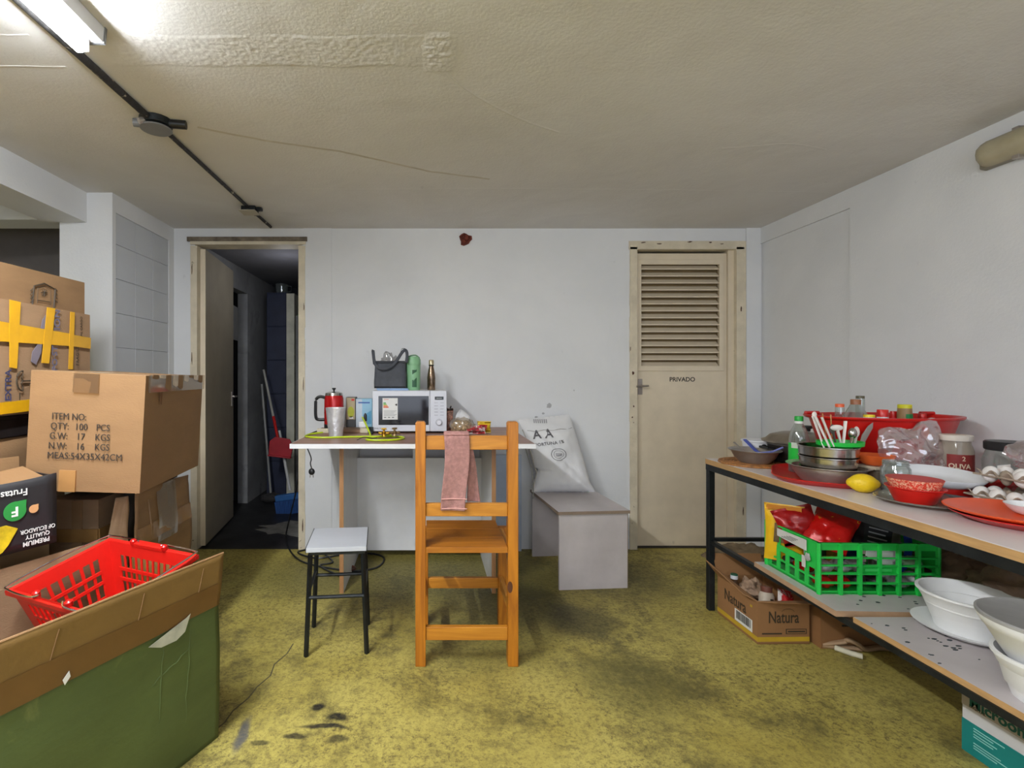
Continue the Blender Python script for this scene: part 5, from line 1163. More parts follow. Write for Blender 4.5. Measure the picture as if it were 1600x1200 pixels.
# lemon
lm = thing('lemon', 'yellow lemon at the front edge of the red tray', 'fruit', (1.590, 1.825, TT+.0345), R(-25))
LEM = M('lemon_skin', (232, 196, 24), .42, 0, .05, 12, .35, 160)
part('fruit', G().ball((0, 0, 0), (.043, .033, .034), 28, 18, fn=lambda p: 1+.16*max(0, abs(p.x)-.86)/.14), LEM, lm, smooth=1)
part('stem_end', G().ball((.0475, 0, 0), (.004, .005, .005), 8, 6), M('stem_brown', (150, 130, 60), .7), lm)
# glass plate, red bowls
gp = thing('glass_plate', 'clear oval glass plate with rippled rim under the red bowls', 'plate', (1.672, 1.665, TT))
part('body', G().lathe([(0, 0), (.09, 0), (.150, .014), (.152, .016), (.149, .018), (.09, .004), (0, .004)], 48, sx=1.0, sy=.85, wob=lambda a, z: 1+.012*math.sin(a*22)*(z > .01)), glass('smoky_glass', (206, 204, 190), .66, .08), gp, smooth=1)
RBX, RBY = 1.630, 1.672
r1 = thing('red_bowl', 'lower plain red plastic bowl on the glass plate', 'bowl', (RBX, RBY, TT+.0045), 0)
part('body', G().lathe([(0, 0), (.050, 0), (.054, .006), (.071, .046), (.077, .049), (.077, .052), (.069, .048), (.051, .010), (.048, .004), (0, .004)], 40), REDPL, r1, smooth=1)
r2 = thing('red_bowl', 'upper red bowl with speckled pale pattern nested in the plain one', 'bowl', (RBX-.002, RBY, TT+.018), 0)
SPKR = M('speckled_red', (214, 60, 40), .35, 0, .1, 30, dark=(236, 190, 160), darkw=(.50, .54), dsc=170)
part('body', G().lathe([(0, 0), (.044, 0), (.062, .036), (.073, .066), (.071, .066), (.060, .037), (.042, .004), (0, .004)], 40), SPKR, r2, smooth=1)
part('inside', G().lathe([(.0595, .038), (.0704, .0664), (.0725, .0666)], 40), REDPL, r2, smooth=1)
gj = thing('glass_jar', 'empty clear glass jar behind the speckled red bowl', 'jar', (1.690, 1.805, TT+.0005))
part('body', G().lathe([(0, 0), (.040, 0), (.042, .006), (.042, .092), (.036, .102), (.036, .12), (.033, .12), (.033, .103), (.039, .091), (.039, .008), (0, .006)], 32), GLS, gj, smooth=1)
for zz_ in (.106, .114): part('thread', G().lathe([(.0365, zz_-.002), (.0385, zz_), (.0365, zz_+.002)], 32), GLS, gj, smooth=1)
part('milk_trace', G().lathe([(0, .008), (.037, .008), (.038, .05), (0, .047)], 20), glass('cloudy', (220, 228, 232), .5), gj, smooth=1)
# white pan
wp = thing('frying_pan', 'white enamel frying pan with grey handle beside the glass jar', 'pan', (1.838, 1.80, TT+.036))
part('body', G().lathe([(0, 0), (.085, 0), (.108, .012), (.124, .032), (.125, .036), (.121, .035), (.104, .014), (.082, .004), (0, .004)], 44), M('white_enamel', (224, 226, 230), .25, 0, .02), wp, smooth=1)
part('food_scrap', G().ball((.0, -.03, .006), (.022, .016, .003), 12, 6, fn=lambda p: 1+.3*noise.noise(p*4)), M('tan_scrap', (196, 172, 110), .8), wp)
wp.rotation_euler = (R(5), R(-1), 0); wp.location.z += .006
hd = thing('grey_ladle', 'grey flat utensil handle lying in front of the white pan', 'utensil', (0, 0, 0))
part('handle', G().tube([tp_(1464, 771, .012), tp_(1512, 779, .016)], .013, 8, flat=.35), GREYPL, hd, smooth=1)
rdsh = thing('red_dish', 'low red plastic dish beneath the white pan', 'dish', (1.850, 1.795, TT+.001))
part('body', G().lathe([(0, 0), (.070, 0), (.076, .004), (.080, .034), (.076, .034), (.070, .008), (0, .005)], 32), REDPL, rdsh, smooth=1)
# bread bag
bb_ = thing('biscuit_bag', 'pinkish clear plastic bag with biscuits in front of the red tub', 'food bag', (1.945, 1.965, TT))
def bagfn(s):
    def fn(u, v):
        bx0, bz0 = -.116+.219*u, 0.0; tx, tz = -.174+.227*u, .206+.048*u+.012*math.sin(u*9)
        vv = v
        xx = bx0+(tx-bx0)*vv+.022*math.sin(PI*v)*(2*u-1)+.006*noise.noise(Vector((u*7, v*7, 2))); z = bz0+(tz-bz0)*vv+.008*noise.noise(Vector((u*6, v*6, 9)))*v
        y = s*.06*(math.sin(PI*u)**.6)*(math.sin(PI*min(1, .12+v*.88))**.8)*(1-.35*v)+.016*noise.noise(Vector((u*8, v*8, s*3)))
        return (xx, y, max(.001, z))
        x = -.10+.20*u; 
        lean = -.125*v**1.3+.01
        wd = (.85+.35*math.sin(PI*min(1, v*1.05))) 
        xx = x*wd+lean+.012*noise.noise(Vector((u*4, v*6, 1)))
        z = .255*v*(1-.42*(1-u)*v) + .012*noise.noise(Vector((u*5, v*5, 9)))*v
        y = s*.055*(math.sin(PI*u)**.6)*(math.sin(PI*min(1, .12+v*.88))**.7)*(1-.45*v)+.010*noise.noise(Vector((u*9, v*9, s*3)))
        return (xx, y, max(.001, z))
    return fn
part('film', G().grid(bagfn(-1), 30, 30).grid(bagfn(1), 30, 30), BAGP, bb_, smooth=80)
BIS = M('biscuit', (206, 170, 126), .8, 0, .1, 30)
random.seed(5); bsc = None
for i in range(11):
    loc = (-.045+.105*random.random()+.02, -.02+.035*random.random(), .008+.012*(i//3)+.004); rot = (random.uniform(-.5, .5), random.uniform(-.6, .6), random.random()*3)
    if not bsc: bsc = part('biscuit', G().lathe([(0, -.004), (.017, -.004), (.019, 0), (.017, .004), (0, .004)], 16), BIS, bb_, loc, rot, smooth=1)
    else: dup(bsc, bb_, loc, rot)
# olive jar and black lid jar
oj = thing('olive_jar', 'glass jar with white lid and red OLIVA label', 'jar', (2.040, 1.930, TT), 0)
oj.scale = (.86, .86, 1)
part('body', G().lathe([(0, 0), (.055, 0), (.058, .01), (.058, .14), (.050, .165), (.048, .178), (0, .178)], 36), glass('oil_glass', (196, 184, 168), .55), oj, smooth=1)
part('contents', G().lathe([(0, .004), (.052, .004), (.0545, .01), (.0545, .085), (0, .085)], 30), M('dark_olives', (92, 50, 40), .5, 0, .3, 50), oj, smooth=1)
part('lid', G().lathe([(0, .178), (.055, .178), (.056, .182), (.056, .198), (.053, .200), (0, .200)], 32), M('cream_lid', (216, 206, 194), .4), oj, smooth=1)
part('label', G().grid(lambda u, v: (.0588*math.cos(R(195)+R(110)*u), .0588*math.sin(R(195)+R(110)*u), .06+.068*v), 20, 1), M('dark_red_label', (132, 34, 30), .5), oj, smooth=80)
def cylp(rad, a0):
    def f(co): a = a0+co.x/rad; return Vector((rad*math.sin(a), -rad*math.cos(a)-co.z, co.y))
    return f
def shift(f, dz): return lambda co: f(Vector((co.x, co.y+dz, co.z)))
text('OLIVA', .026, M('cream_ink', (226, 206, 180), .6), oj, (0, 0, 0), (0, 0, 0), warp=shift(cylp(.0596, R(-34)), .083), bold=.02)
text('2', .024, bpy.data.materials['cream_ink'], oj, (0, 0, 0), (0, 0, 0), warp=shift(cylp(.0596, R(-22)), .112), bold=.01)
bj2 = thing('glass_jar', 'squat clear jar with wide black lid against the right wall', 'jar', (2.115, 1.815, TT+.026))
part('body', G().lathe([(0, 0), (.062, 0), (.068, .01), (.070, .09), (.060, .128), (0, .13)], 36), GLS, bj2, smooth=1)
part('lid', G().lathe([(0, .13), (.064, .13), (.066, .134), (.066, .158), (.062, .162), (0, .162)], 36), BLKPL, bj2, smooth=1)
part('sticker', G().grid(lambda u, v: (.0715*math.cos(R(196)+R(26)*u), .0715*math.sin(R(196)+R(26)*u), .052+.026*v+.01*u), 6, 1), WHITEP, bj2)
part('contents', G().lathe([(0, .004), (.06, .004), (.064, .01), (.065, .035), (0, .035)], 30), glass('faint_fill', (206, 206, 206), .5), bj2, smooth=1)
bs_ = thing('jar_stand', 'round dark red tin the black-lidded jar stands on', 'tin', (2.115, 1.815, TT))
part('body', G().lathe([(0, 0), (.072, 0), (.074, .003), (.074, .022), (.072, .025), (0, .025)], 32), M('maroon_tin', (96, 36, 34), .4), bs_, smooth=1)
solo('red_bag', blob(.17, .09, .075, 15, .4, 2.5), film('red_film', (214, 50, 44), .25), 'red plastic bag crumpled behind the egg trays', 'plastic bag', (2.035, 1.79-.02, TT+.001), R(20), smooth=80)
solo('plastic_bag', blob(.10, .07, .07, 17, .45, 2.5), BAGC, 'small clear plastic bag between the olive jar and the red bag', 'plastic bag', (1.992, 1.83+.03, TT+.001), smooth=80) if False else None
# egg trays
PULP = M('egg_tray_pulp', (166, 148, 130), .9, 0, .08, 12, .4, 70)
EGG = M('egg_shell', (232, 226, 222), .45, 0, .02)
def eggtray():
    n = 5; pitch = .047; g = G()
    def fn(u, v):
        x = u*n*pitch; y = v*n*pitch
        # peaks at cell corners, cups at cell centres
        h = .5-.5*math.cos(2*PI*x/pitch)*1; k = .5-.5*math.cos(2*PI*y/pitch)
        cup = h*k; peak = (1-h)*(1-k)
        return (x, y, .030+.018*peak-.028*cup)
    g.grid(fn, n*8, n*8); return g
et_g = link_mesh('pulp', eggtray(), PULP, 80)
def place_tray(lab, x, y, z, rz, cells, eggs):
    t = thing('egg_tray', lab, 'egg tray', (x, y, z), rz, 'stacked egg trays')
    o = bpy.data.objects.new('pulp', et_g); COL.objects.link(o); o.parent = t; m = o.modifiers.new('s', 'SOLIDIFY'); m.thickness = .0025; m.offset = 0
    part('rim', G().tube([(-.004, -.004, .030), (.239, -.004, .030), (.239, .239, .030), (-.004, .239, .030)], .003, 5, closed=True), PULP, t)
    Mw = Matrix.Translation((x, y, z)) @ Matrix.Rotation(rz, 4, 'Z')
    for (i, j), lb_ in zip(cells, eggs):
        p = Mw @ Vector(((i+.5)*.047, (j+.5)*.047, .034))
        tag(part('egg', G().ball((0, 0, 0), (.0215, .0215, .028), 20, 14, fn=lambda p: 1-.10*max(0, p.z)), EGG, None, p, (R(6*(i-1)), R(5*(j-1)), 0), smooth=1), lb_, 'egg', 'white eggs in the trays')
cells1 = [(0, 0), (1, 0), (0, 2), (1, 2), (0, 3), (2, 1)]
place_tray('lower grey cardboard egg tray on the right table', 1.835, 1.455, TT, R(3), [(0, 4), (0, 3), (1, 4), (0, 2), (1, 2)],
    ['white egg at the far left corner of the lower tray', 'second white egg from the far end of the lower tray left column', 'white egg in the second column at the far end of the lower tray', 'third white egg down the left column of the lower tray', 'white egg in the second column, middle of the lower tray'])
place_tray('upper grey cardboard egg tray resting on the eggs', 1.852, 1.46, TT+.066, R(-2), [(0, 4), (1, 3), (1, 4), (0, 2), (2, 2)],
    ['white egg at the far left corner of the upper tray', 'white egg in the second column of the upper tray, one row nearer', 'white egg beside the corner egg of the upper tray', 'white egg nearest in the left column of the upper tray', 'white egg innermost on the upper tray'])
solo('plastic_bag', blob(.15, .15, .12, 19, .4, 2.4), BAGP, 'pinkish clear plastic bag lying on the far eggs of the upper tray', 'plastic bag', (2.055, 1.66, TT+.10), smooth=80)
# plates at front right
p1 = thing('red_plate', 'red plastic plate underneath the orange plate', 'plate', (1.706, 1.435, TT))
part('body', G().lathe([(0, 0), (.10, 0), (.148, .022), (.149, .025), (.10, .006), (0, .004)], 48), REDPL, p1, smooth=1)
p2 = thing('orange_plate', 'orange plastic plate on top of the red plate', 'plate', (1.712, 1.443, TT+.0145))
part('body', G().lathe([(0, 0), (.105, 0), (.158, .017), (.160, .020), (.157, .022), (.104, .007), (0, .005)], 48), ORAPL, p2, smooth=1)
p3 = thing('small_white_bowl', 'small white bowl standing on the orange plate', 'bowl', (1.758, 1.452, TT+.021))
part('body', G().lathe(rim(.026, .058, .030, .003), 32), WHITEPL, p3, smooth=1)

# ================================================================ GREEN CRATE AND CONTENTS
CT = R(-1.5); CX, CY, CZ = 1.462, 1.868, .3855
cr_ = thing('green_crate', 'bright green plastic crate full of packets on the loose shelf board', 'crate', (CX, CY, CZ), CT)
CW, CD, CHh = .435, .30, .192
GC = M('crate_green', (34, 190, 74), .4, 0, .05, 8)
def lattice(xs, zs, holes, y0, y1, M_=None):
    g = G()
    for i in range(len(xs)-1):
        for j in range(len(zs)-1):
            if (i, j) in holes: continue
            g.bb(xs[i], xs[i+1], y0, y1, zs[j], zs[j+1], M_)
    return g
def front():
    b = .012; n = 6; cw = (CW-b)/n; xs = [0]
    for i in range(n): xs += [b+i*cw+.0, b+(i+1)*cw-b] if False else []
    xs = [0]; 
    for i in range(n): xs += [.010+i*(CW-.010)/n, (i+1)*(CW-.010)/n]
    xs = sorted(set([round(x, 5) for x in xs]+[CW])); 
    zs = [0, .012, .040, .046, .074, .082, .106, .111, .135, .140, .164, .178, CHh]
    return xs, zs
xs, zs = front()
# columns of openings are odd intervals
op = [i for i in range(len(xs)-1) if xs[i+1]-xs[i] > .03]
rowsO = [1, 3, 5, 7, 9]
holes = {(i, j) for i in op for j in rowsO}
hole_mid = {(i, j) for i in range(op[2], op[3]+1) for j in (7, 8, 9)}
holes = {h for h in holes if not (h[0] in op[2:4] and h[1] in (5,))} | hole_mid
Mb = Matrix.Translation((0, CD, 0))
part('side_panel', lattice(xs, zs, holes, 0, .004), GC, cr_); part('side_panel', lattice(xs, zs, holes, CD-.004, CD), GC, cr_)
ys = [0, .02]+[v for i in range(5) for v in (.02+i*.054, .02+i*.054+.034)][1:]+[CD]
ys = sorted(set(ys)); opy = [i for i in range(len(ys)-1) if abs(ys[i+1]-ys[i]-.034) < 1e-4]
zl = [0, .014, .046, .054, .086, .112, .150, CHh]
hl = {(i, j) for i in opy for j in (1, 3)} | {(i, 5) for i in range(opy[1], opy[3]+1)} | {(opy[4], 5)}
ML = Matrix.Rotation(R(90), 4, 'Z')
part('end_panel', lattice(ys, zl, hl, -.004, 0, ML), GC, cr_); part('end_panel', lattice(ys, zl, hl, -CW, -CW+.004, ML), GC, cr_)
part('rim', G().bb(-.005, CW+.005, -.005, .006, CHh-.006, CHh).bb(-.005, CW+.005, CD-.006, CD+.005, CHh-.006, CHh).bb(-.005, .006, .006, CD-.006, CHh-.006, CHh).bb(CW-.006, CW+.005, .006, CD-.006, CHh-.006, CHh), GC, cr_)
for (a, b) in ((0, 0), (CW, 0), (0, CD), (CW, CD)):
    part('corner_post', G().tube([(a, b, 0), (a, b, CHh)], .008, 8), GC, cr_, smooth=1)
g = G()
for i in op[:-1]: g.bb(xs[i+1], xs[i+2], -.010, 0, 0, CHh)
for z in (.043, .078, .1085, .1375): g.bb(.0, CW, -.007, 0, z-.0025, z+.0025)
part('ribs', g, GC, cr_)
part('base', G().bb(0, CW, 0, CD, .001, .007), GC, cr_)
text('GUARDIA', .018, M('embossed_green', (70, 206, 104), .4), cr_, (.215, -.008, .094), FRONT, bold=.02) if False else part('embossed_mark', G().bb(.165, .262, -.0055, -.0035, .088, .098), M('embossed_green', (60, 200, 96), .4), cr_)
LBL = M('dirty_label', (206, 204, 200), .6, 0, .05)
Ml = Matrix.Rotation(R(90), 4, 'Z')
part('paper_label', G().add([(-.006, .265, .178), (-.006, .055, .184), (-.006, .055, .142), (-.006, .265, .150)], [(0, 1, 2, 3)]).add([(-.0062, .06, .12), (-.0062, .08, .12), (-.0062, .08, .075), (-.0062, .06, .075)], [(0, 1, 2, 3)]), LBL, cr_, solid=.0008)
for k in range(4): part('label_line', G().bb(-.0075, -.0068, .10+.01*k, .15+.015*k, .168-k*.005, .1695-k*.005), INK, cr_)
part('torn_foil', blob(.006, .03, .028, 3, .5, 3, 10, 8, c=(-.009, .045, .108)), FOIL, cr_)
def inc(x, y, z): return (CX+x*math.cos(CT)-y*math.sin(CT), CY+x*math.sin(CT)+y*math.cos(CT), CZ+z)
REDF = M('red_foil_pack', (186, 16, 14), .22, .1, .06, 14, .5, 50, dark=(230, 180, 30), darkw=(.62, .64), dsc=16)
solo('snack_packet', packet(.15, .20, .07, sd=21, am=.008), REDF, 'large shiny red snack packet lying over the near left side of the green crate', 'packet', inc(.075, .085, .145), rot=(R(-52), R(10), R(-52)), smooth=70)
solo('snack_packet', packet(.15, .15, .05, sd=24, am=.008), M('deep_red_foil', (150, 14, 16), .3, .1, .08, 14, .5, 50), 'dark red pointed snack packet standing behind the shiny one', 'packet', inc(.075, .17, .13), rot=(R(-14), R(-18), R(-20)), smooth=70)
solo('snack_packet', packet(.13, .12, .05, sd=26, am=.006), M('amber_foil', (200, 120, 30), .3, .1, .12, 20, .4, 50, dark=(206, 30, 20), darkw=(.5, .6), dsc=14), 'red and amber snack packet sagging to the right over the crate', 'packet', inc(.15, .10, .155), rot=(R(-60), R(15), R(-10)), smooth=70)
yp2 = thing('coffee_packet', 'yellow packet with brown picture at the back left of the green crate', 'packet', inc(.03, .235, .035), R(-38))
part('body', packet(.14, .24, .05, sd=28), M('yellow_pack', (226, 176, 24), .4, 0, .06), yp2, smooth=70)
part('brown_picture', G().wprism([(-.035, .085), (.04, .085), (.045, .16), (-.03, .165)], -.031, -.029), M('brown_picture', (96, 74, 40), .5, 0, .3, 50), yp2); part('gold_top', G().bb(-.06, .06, -.012, -.008, .215, .236), M('gold_film', (190, 120, 40), .35, .3), yp2)
lf_ = thing('herb_bunch', 'dark green leafy herbs behind the red packets in the crate', 'herbs', inc(.19, .24, .10))
LEAF = M('dark_leaf', (54, 84, 40), .7, 0, .3, 30)
random.seed(3)
for i in range(26):
    a = random.random()*6.28; p = Vector((random.uniform(-.05, .06), random.uniform(-.03, .03), random.uniform(.06, .135)))
    part('leaf', G().add([tuple(p), tuple(p+Vector((.018*math.cos(a), .018*math.sin(a), .012))), tuple(p+Vector((.036*math.cos(a+.3), .036*math.sin(a+.3), .0))), tuple(p+Vector((.02*math.cos(a+.7), .02*math.sin(a+.7), -.008)))], [(0, 1, 2, 3)]), LEAF, lf_, solid=.0008)
part('stems', G().tube([(0, 0, -.08), (.0, 0, .08)], .016, 8), LEAF, lf_)
cbx = thing('card_box', 'small amber and cream card box standing in the crate', 'box', inc(.205, .20, .008), R(12))
part('body', G().bb(0, .055, 0, .04, 0, .275), M('amber_card', (196, 140, 40), .5), cbx); part('side_label', G().bb(.034, .0555, -.001, .0, .17, .275), M('tan_card', (196, 172, 140), .6), cbx)
solo('blue_packet', packet(.08, .25, .04, sd=31), M('navy_foil', (26, 52, 110), .35, .1, .15, 12, dark=(30, 110, 220), darkw=(.66, .68), dsc=20), 'dark blue packet standing between the amber box and black cartons', 'packet', inc(.275, .21, .05), R(5), rot=None, smooth=70)
bkb = thing('black_carton', 'black printed carton tilted in the green crate', 'box', inc(.240, .10, .135), rot=(R(-8), R(14), R(-4)))
part('body', G().bb(0, .105, 0, .045, 0, .15), M('black_card', (26, 25, 30), .4, 0, .1), bkb)
for k in range(4): part('print_line', G().bb(.015, .08+.008*(k % 2), -.001, 0, .035+k*.018, .040+k*.018), M('white_ink_soft', (150, 150, 156), .5) if 'white_ink_soft' not in bpy.data.materials else bpy.data.materials['white_ink_soft'], bkb)
solo('grey_binder', G().bb(0, .13, 0, .03, 0, .26), M('grey_card', (136, 124, 118), .6, 0, .1, 40), 'grey speckled card folder standing at the back of the crate', 'folder', inc(.325, .15, .01), R(-3), bevel=.006)
bst = thing('blue_strap_bag', 'white packet with curved royal blue band in the crate right half', 'packet', inc(.345, .10, .006), R(0))
part('body', packet(.09, .14, .035, sd=40), WHITEP, bst, smooth=70)
part('blue_band', ribbon(smoothpts([(.035, -.026, .26), (.045, -.026, .20), (.05, -.026, .13), (.03, -.028, .075), (-.005, -.028, .06), (-.03, -.028, .065)], 4), .030), M('royal_blue', (18, 50, 140), .5), bst, solid=.002)
solo('paper_sheet', G().wprism([(-.05, .02), (.05, -.03), (.055, .035), (-.045, .055)], 0, .002), WHITEP, 'folded white paper showing through the crate handle opening', 'paper', inc(.245, .03, .115))
for i, (x, y, z, m) in enumerate([(.05, .05, .03, 'r'), (.115, .05, .03, 'r'), (.06, .06, .085, 's'), (.125, .06, .085, 's'), (.19, .07, .03, 'd'), (.255, .06, .03, 'd'), (.33, .05, .03, 's'), (.395, .06, .04, 's'), (.39, .06, .10, 'g'), (.19, .07, .085, 's'), (.05, .15, .05, 'r'), (.05, .22, .05, 'd')]):
    labs = ['flat red packet lowest at the crate near left corner', 'flat red packet lowest, second opening from the left', 'silver wrapped packet above the red one at the crate left', 'silver wrapped packet in the second column of openings', 'dark packet low in the crate middle', 'dark packet low, right of the crate middle', 'clear crinkled packet low under the white packet', 'clear crinkled packet low at the crate right end', 'pale green packet high at the crate right end', 'silver packet behind the crate handle opening', 'red packet visible through the crate end holes', 'dark packet deepest behind the crate end holes']
    mm = {'r': REDF, 's': M('silver_wrap', (190, 190, 192), .3, .4, .2, 30, .7, 60) if 'silver_wrap' not in bpy.data.materials else bpy.data.materials['silver_wrap'], 'd': M('dark_wrap', (50, 44, 44), .35, 0, .3, 20, .6, 50) if 'dark_wrap' not in bpy.data.materials else bpy.data.materials['dark_wrap'], 'g': M('pale_green_wrap', (120, 160, 120), .4, 0, .15, 20) if 'pale_green_wrap' not in bpy.data.materials else bpy.data.materials['pale_green_wrap']}[m]
    solo('food_packet', blob(.062, .075, .045, i, .22, 3, 18, 12, c=(0, 0, -.0225)), mm, labs[i], 'packet', inc(x, y, z), smooth=70)

# ================================================================ SHELF BEHIND, FOAM BOWLS
FZ = SH2.location.z+.0187
bag = M('brown_bag', (138, 112, 94), .7, 0, .15, 8, .9, 40)
solo('brown_sack', blob(.26, .34, .17, 44, .28, 2.6, 48, 30), bag, 'crumpled dull brown sack on the shelf behind the foam bowls', 'sack', (1.97, 1.62, FZ), smooth=80)
solo('brown_sack', blob(.20, .22, .13, 47, .3, 2.6, 40, 26), bag, 'smaller brown sack on the shelf beside the crate end', 'sack', (2.02, 1.90, CZ), smooth=80)
solo('wooden_panel', G().bb(-.012, .0, -.35, .37, 0, .325), M('beige_panel', (176, 156, 132), .7, 0, .04), 'beige board standing on edge behind the brown sacks under the tabletop', 'board', (2.15, 1.75, FZ+.008), rot=(0, R(-2), 0))
gpat = solo('striped_box', G().bb(0, .16, 0, .10, 0, .29), M('green_beige_box', (166, 156, 118), .5, 0, .1, 20, dark=(60, 90, 50), darkw=(.52, .55), dsc=18), 'beige box with dark green pattern behind the crate right end', 'box', (1.93, 2.06, CZ), R(-4))
# foam tray and bowls
ft = thing('foam_plate', 'flat white foam plate under the far foam bowls', 'plate', (1.735, 1.60, FZ))
part('body', G().lathe([(0, 0), (.10, 0), (.135, .016), (.138, .020), (.134, .020), (.10, .005), (0, .005)], 48), FOAM, ft, smooth=1)
def fbowl(lab, x, y, z, r0, r1, h, grp):
    t = thing('foam_bowl', lab, 'bowl', (x, y, z), 0, grp)
    part('body', G().lathe([(0, 0), (r0, 0), (r0+(r1-r0)*.62, h*.66), (r0+(r1-r0)*.66, h*.69), (r0+(r1-r0)*.9, h*.88), (r1-.001, h*.90), (r1+.002, h*.93), (r1+.002, h-.002), (r1, h), (r1-.007, h), (r1-.012, h*.9), (r0-.004, .006), (0, .006)], 56), FOAM, t, smooth=35); return t
fbowl('lower foam bowl of the far pair on the foam plate', 1.74, 1.60, FZ+.0055, .085, .108, .080, 'far white foam bowls')
fbowl('upper open foam bowl of the far pair on the foam plate', 1.742, 1.602, FZ+.0115+.018, .092, .128, .094, 'far white foam bowls')
nb = thing('foam_bowl', 'lowest foam bowl of the near stack at the right edge', 'bowl', (1.572, 1.245, FZ), 0, 'near white foam bowls')
part('body', G().lathe([(0, 0), (.078, 0), (.10, .075), (.104, .078), (.112, .10), (.116, .102), (.116, .110), (.108, .110), (.09, .03), (.07, .006), (0, .006)], 56), FOAM, nb, smooth=35)
nb2 = thing('foam_bowl', 'upper foam bowl with lid coloured grey for shade, top of the near stack', 'bowl', (1.577, 1.250, FZ+.090), 0, 'near white foam bowls')
part('body', G().lathe([(0, 0), (.084, 0), (.092, .012), (.128, .078), (.131, .080), (.140, .098), (.141, .110), (.134, .110), (.08, .01), (0, .008)], 56), FOAM, nb2, smooth=35)
lid = part('lid', G().lathe([(.136, .104), (.1425, .106), (.1430, .113), (.138, .1155), (.126, .111), (.02, .1125), (.018, .116), (0, .116)], 56), M('shade_grey_lid', (160, 158, 156), .5), nb2, smooth=35)  # opaque grey puts reflection and shade into the lid colour

# ================================================================ FLOOR BOXES ON THE RIGHT
nt_ = thing('printed_carton', 'open brown carton printed Natura, full of bottles, under the right table', 'box', (1.475, 2.235, 0), R(1))
NW, ND, NH = .235, .30, .192
NCM = M('natura_cardboard', (150, 108, 68), .75, 0, .05, 4, .2, 90)
part('front', G().bb(0, NW, 0, .004, 0, NH), NCM, nt_); part('side', G().bb(0, .004, .004, ND, 0, NH), NCM, nt_)
part('side', G().bb(NW-.004, NW, .004, ND, 0, NH), NCM, nt_); part('rear', G().bb(.004, NW-.004, ND-.004, ND, 0, NH), NCM, nt_); part('bottom', G().bb(0, NW, 0, ND, .0005, .004), NCM, nt_)
YB_ = M('yellow_band', (196, 160, 40), .6)
part('yellow_band', G().bb(-.001, NW, -.001, 0, .012, .032).bb(-.001, 0, 0, ND, .012, .032), YB_, nt_)
part('front_flap', G().add([(0, 0, NH), (NW, 0, NH), (NW+.02, -.045, NH+.004), (.045, -.055, NH+.018)], [(0, 1, 2, 3)]), NCM, nt_, solid=.004)
part('side_flap', G().add([(0, 0, NH), (0, ND, NH), (-.06, ND+.0, NH+.075), (-.045, .03, NH+.02)], [(0, 1, 2, 3)]), NCM, nt_, solid=.004)
part('rear_flap', G().add([(0, ND, NH), (NW, ND, NH), (NW+.01, ND+.035, NH+.095), (-.01, ND+.03, NH+.10)], [(0, 1, 2, 3)]), NCM, nt_, solid=.004)
text('Natura', .074, INKB, nt_, (NW/2+.0, -.0012, .118), FRONT, bold=.01, sx=.66); part('logo_arc', G().tube([(NW/2+.02+.03*math.cos(a), -.001, .140+.018*math.sin(a)) for a in [PI*(.1+.8*i/10) for i in range(11)]], .0008, 4), INKB, nt_)
text('Natura', .074, INKB, nt_, (-.0012, .16, .122), (R(90), 0, R(-90)), bold=.01, sx=.78)
part('print_frame', G().bb(.128, .222, -.001, .0, .045, .068), INKB, nt_); part('print_frame', G().bb(.132, .218, -.0014, -.0009, .048, .065), NCM, nt_); part('print_lines', G().bb(.02, .11, -.001, 0, .044, .050), INKB, nt_)
text('12 x 900', .014, INKB, nt_, (.175, -.0018, .056), FRONT) if False else part('print_bars', G().bb(.136, .214, -.0018, -.0014, .053, .060), INKB, nt_)
part('barcode_label', G().bb(-.0016, -.0004, .035, .16, .035, .090), WHITEP, nt_)
g = G(); y = .045; random.seed(2)
while y < .15:
    wd = random.choice([.0015, .003, .005]); g.bb(-.0022, -.0014, y, y+wd, .048, .086); y += wd+random.choice([.002, .003])
part('barcode_bars', g, INK, nt_)
part('small_leaf', G().bb(-.001, .0, .035, .05, .148, .158), YB_, nt_)
def inb(x, y, z): return (1.475+x, 2.235+y, z)
b1_ = thing('bottle', 'bottle with white and green cap upright at the back of the printed carton', 'bottle', inb(.045, .245, .006))
part('body', G().lathe([(0, 0), (.026, 0), (.028, .01), (.028, .15), (.014, .18), (.014, .192), (0, .192)], 20), glass('amber_glass', (96, 70, 50), .3), b1_, smooth=1)
part('cap', G().lathe([(0, .19), (.017, .19), (.017, .208), (0, .208)], 16), WHITEPL, b1_, smooth=1); part('cap_top', G().lathe([(0, .208), (.0165, .208), (.015, .213), (0, .213)], 16), M('dark_green_cap', (20, 96, 70), .4), b1_, smooth=1)
b2_ = thing('medicine_bottle', 'cream labelled bottle leaning in the printed carton', 'bottle', inb(.108, .10, .085), rot=(R(-12), R(8), 0))
part('body', G().lathe([(0, 0), (.030, 0), (.032, .008), (.032, .085), (.026, .10), (0, .10)], 24), M('cream_bottle', (206, 190, 170), .5), b2_, smooth=1); part('cap', G().lathe([(0, .1), (.022, .1), (.024, .125), (0, .127)], 18), M('brown_capx', (120, 70, 54), .5), b2_, smooth=1)
part('barcode', G().grid(lambda u, v: (.0325*math.cos(R(262)+R(30)*u), .0325*math.sin(R(262)+R(30)*u), .055+.02*v), 4, 1), INK, b2_)
solo('crumpled_packet', blob(.10, .09, .09, 51, .5, 2.5), M('tan_wrap', (170, 140, 114), .7, 0, .2, 20, .6, 40), 'crumpled tan paper packet at the back of the printed carton', 'packet', inb(.10, .20, .12), smooth=70)
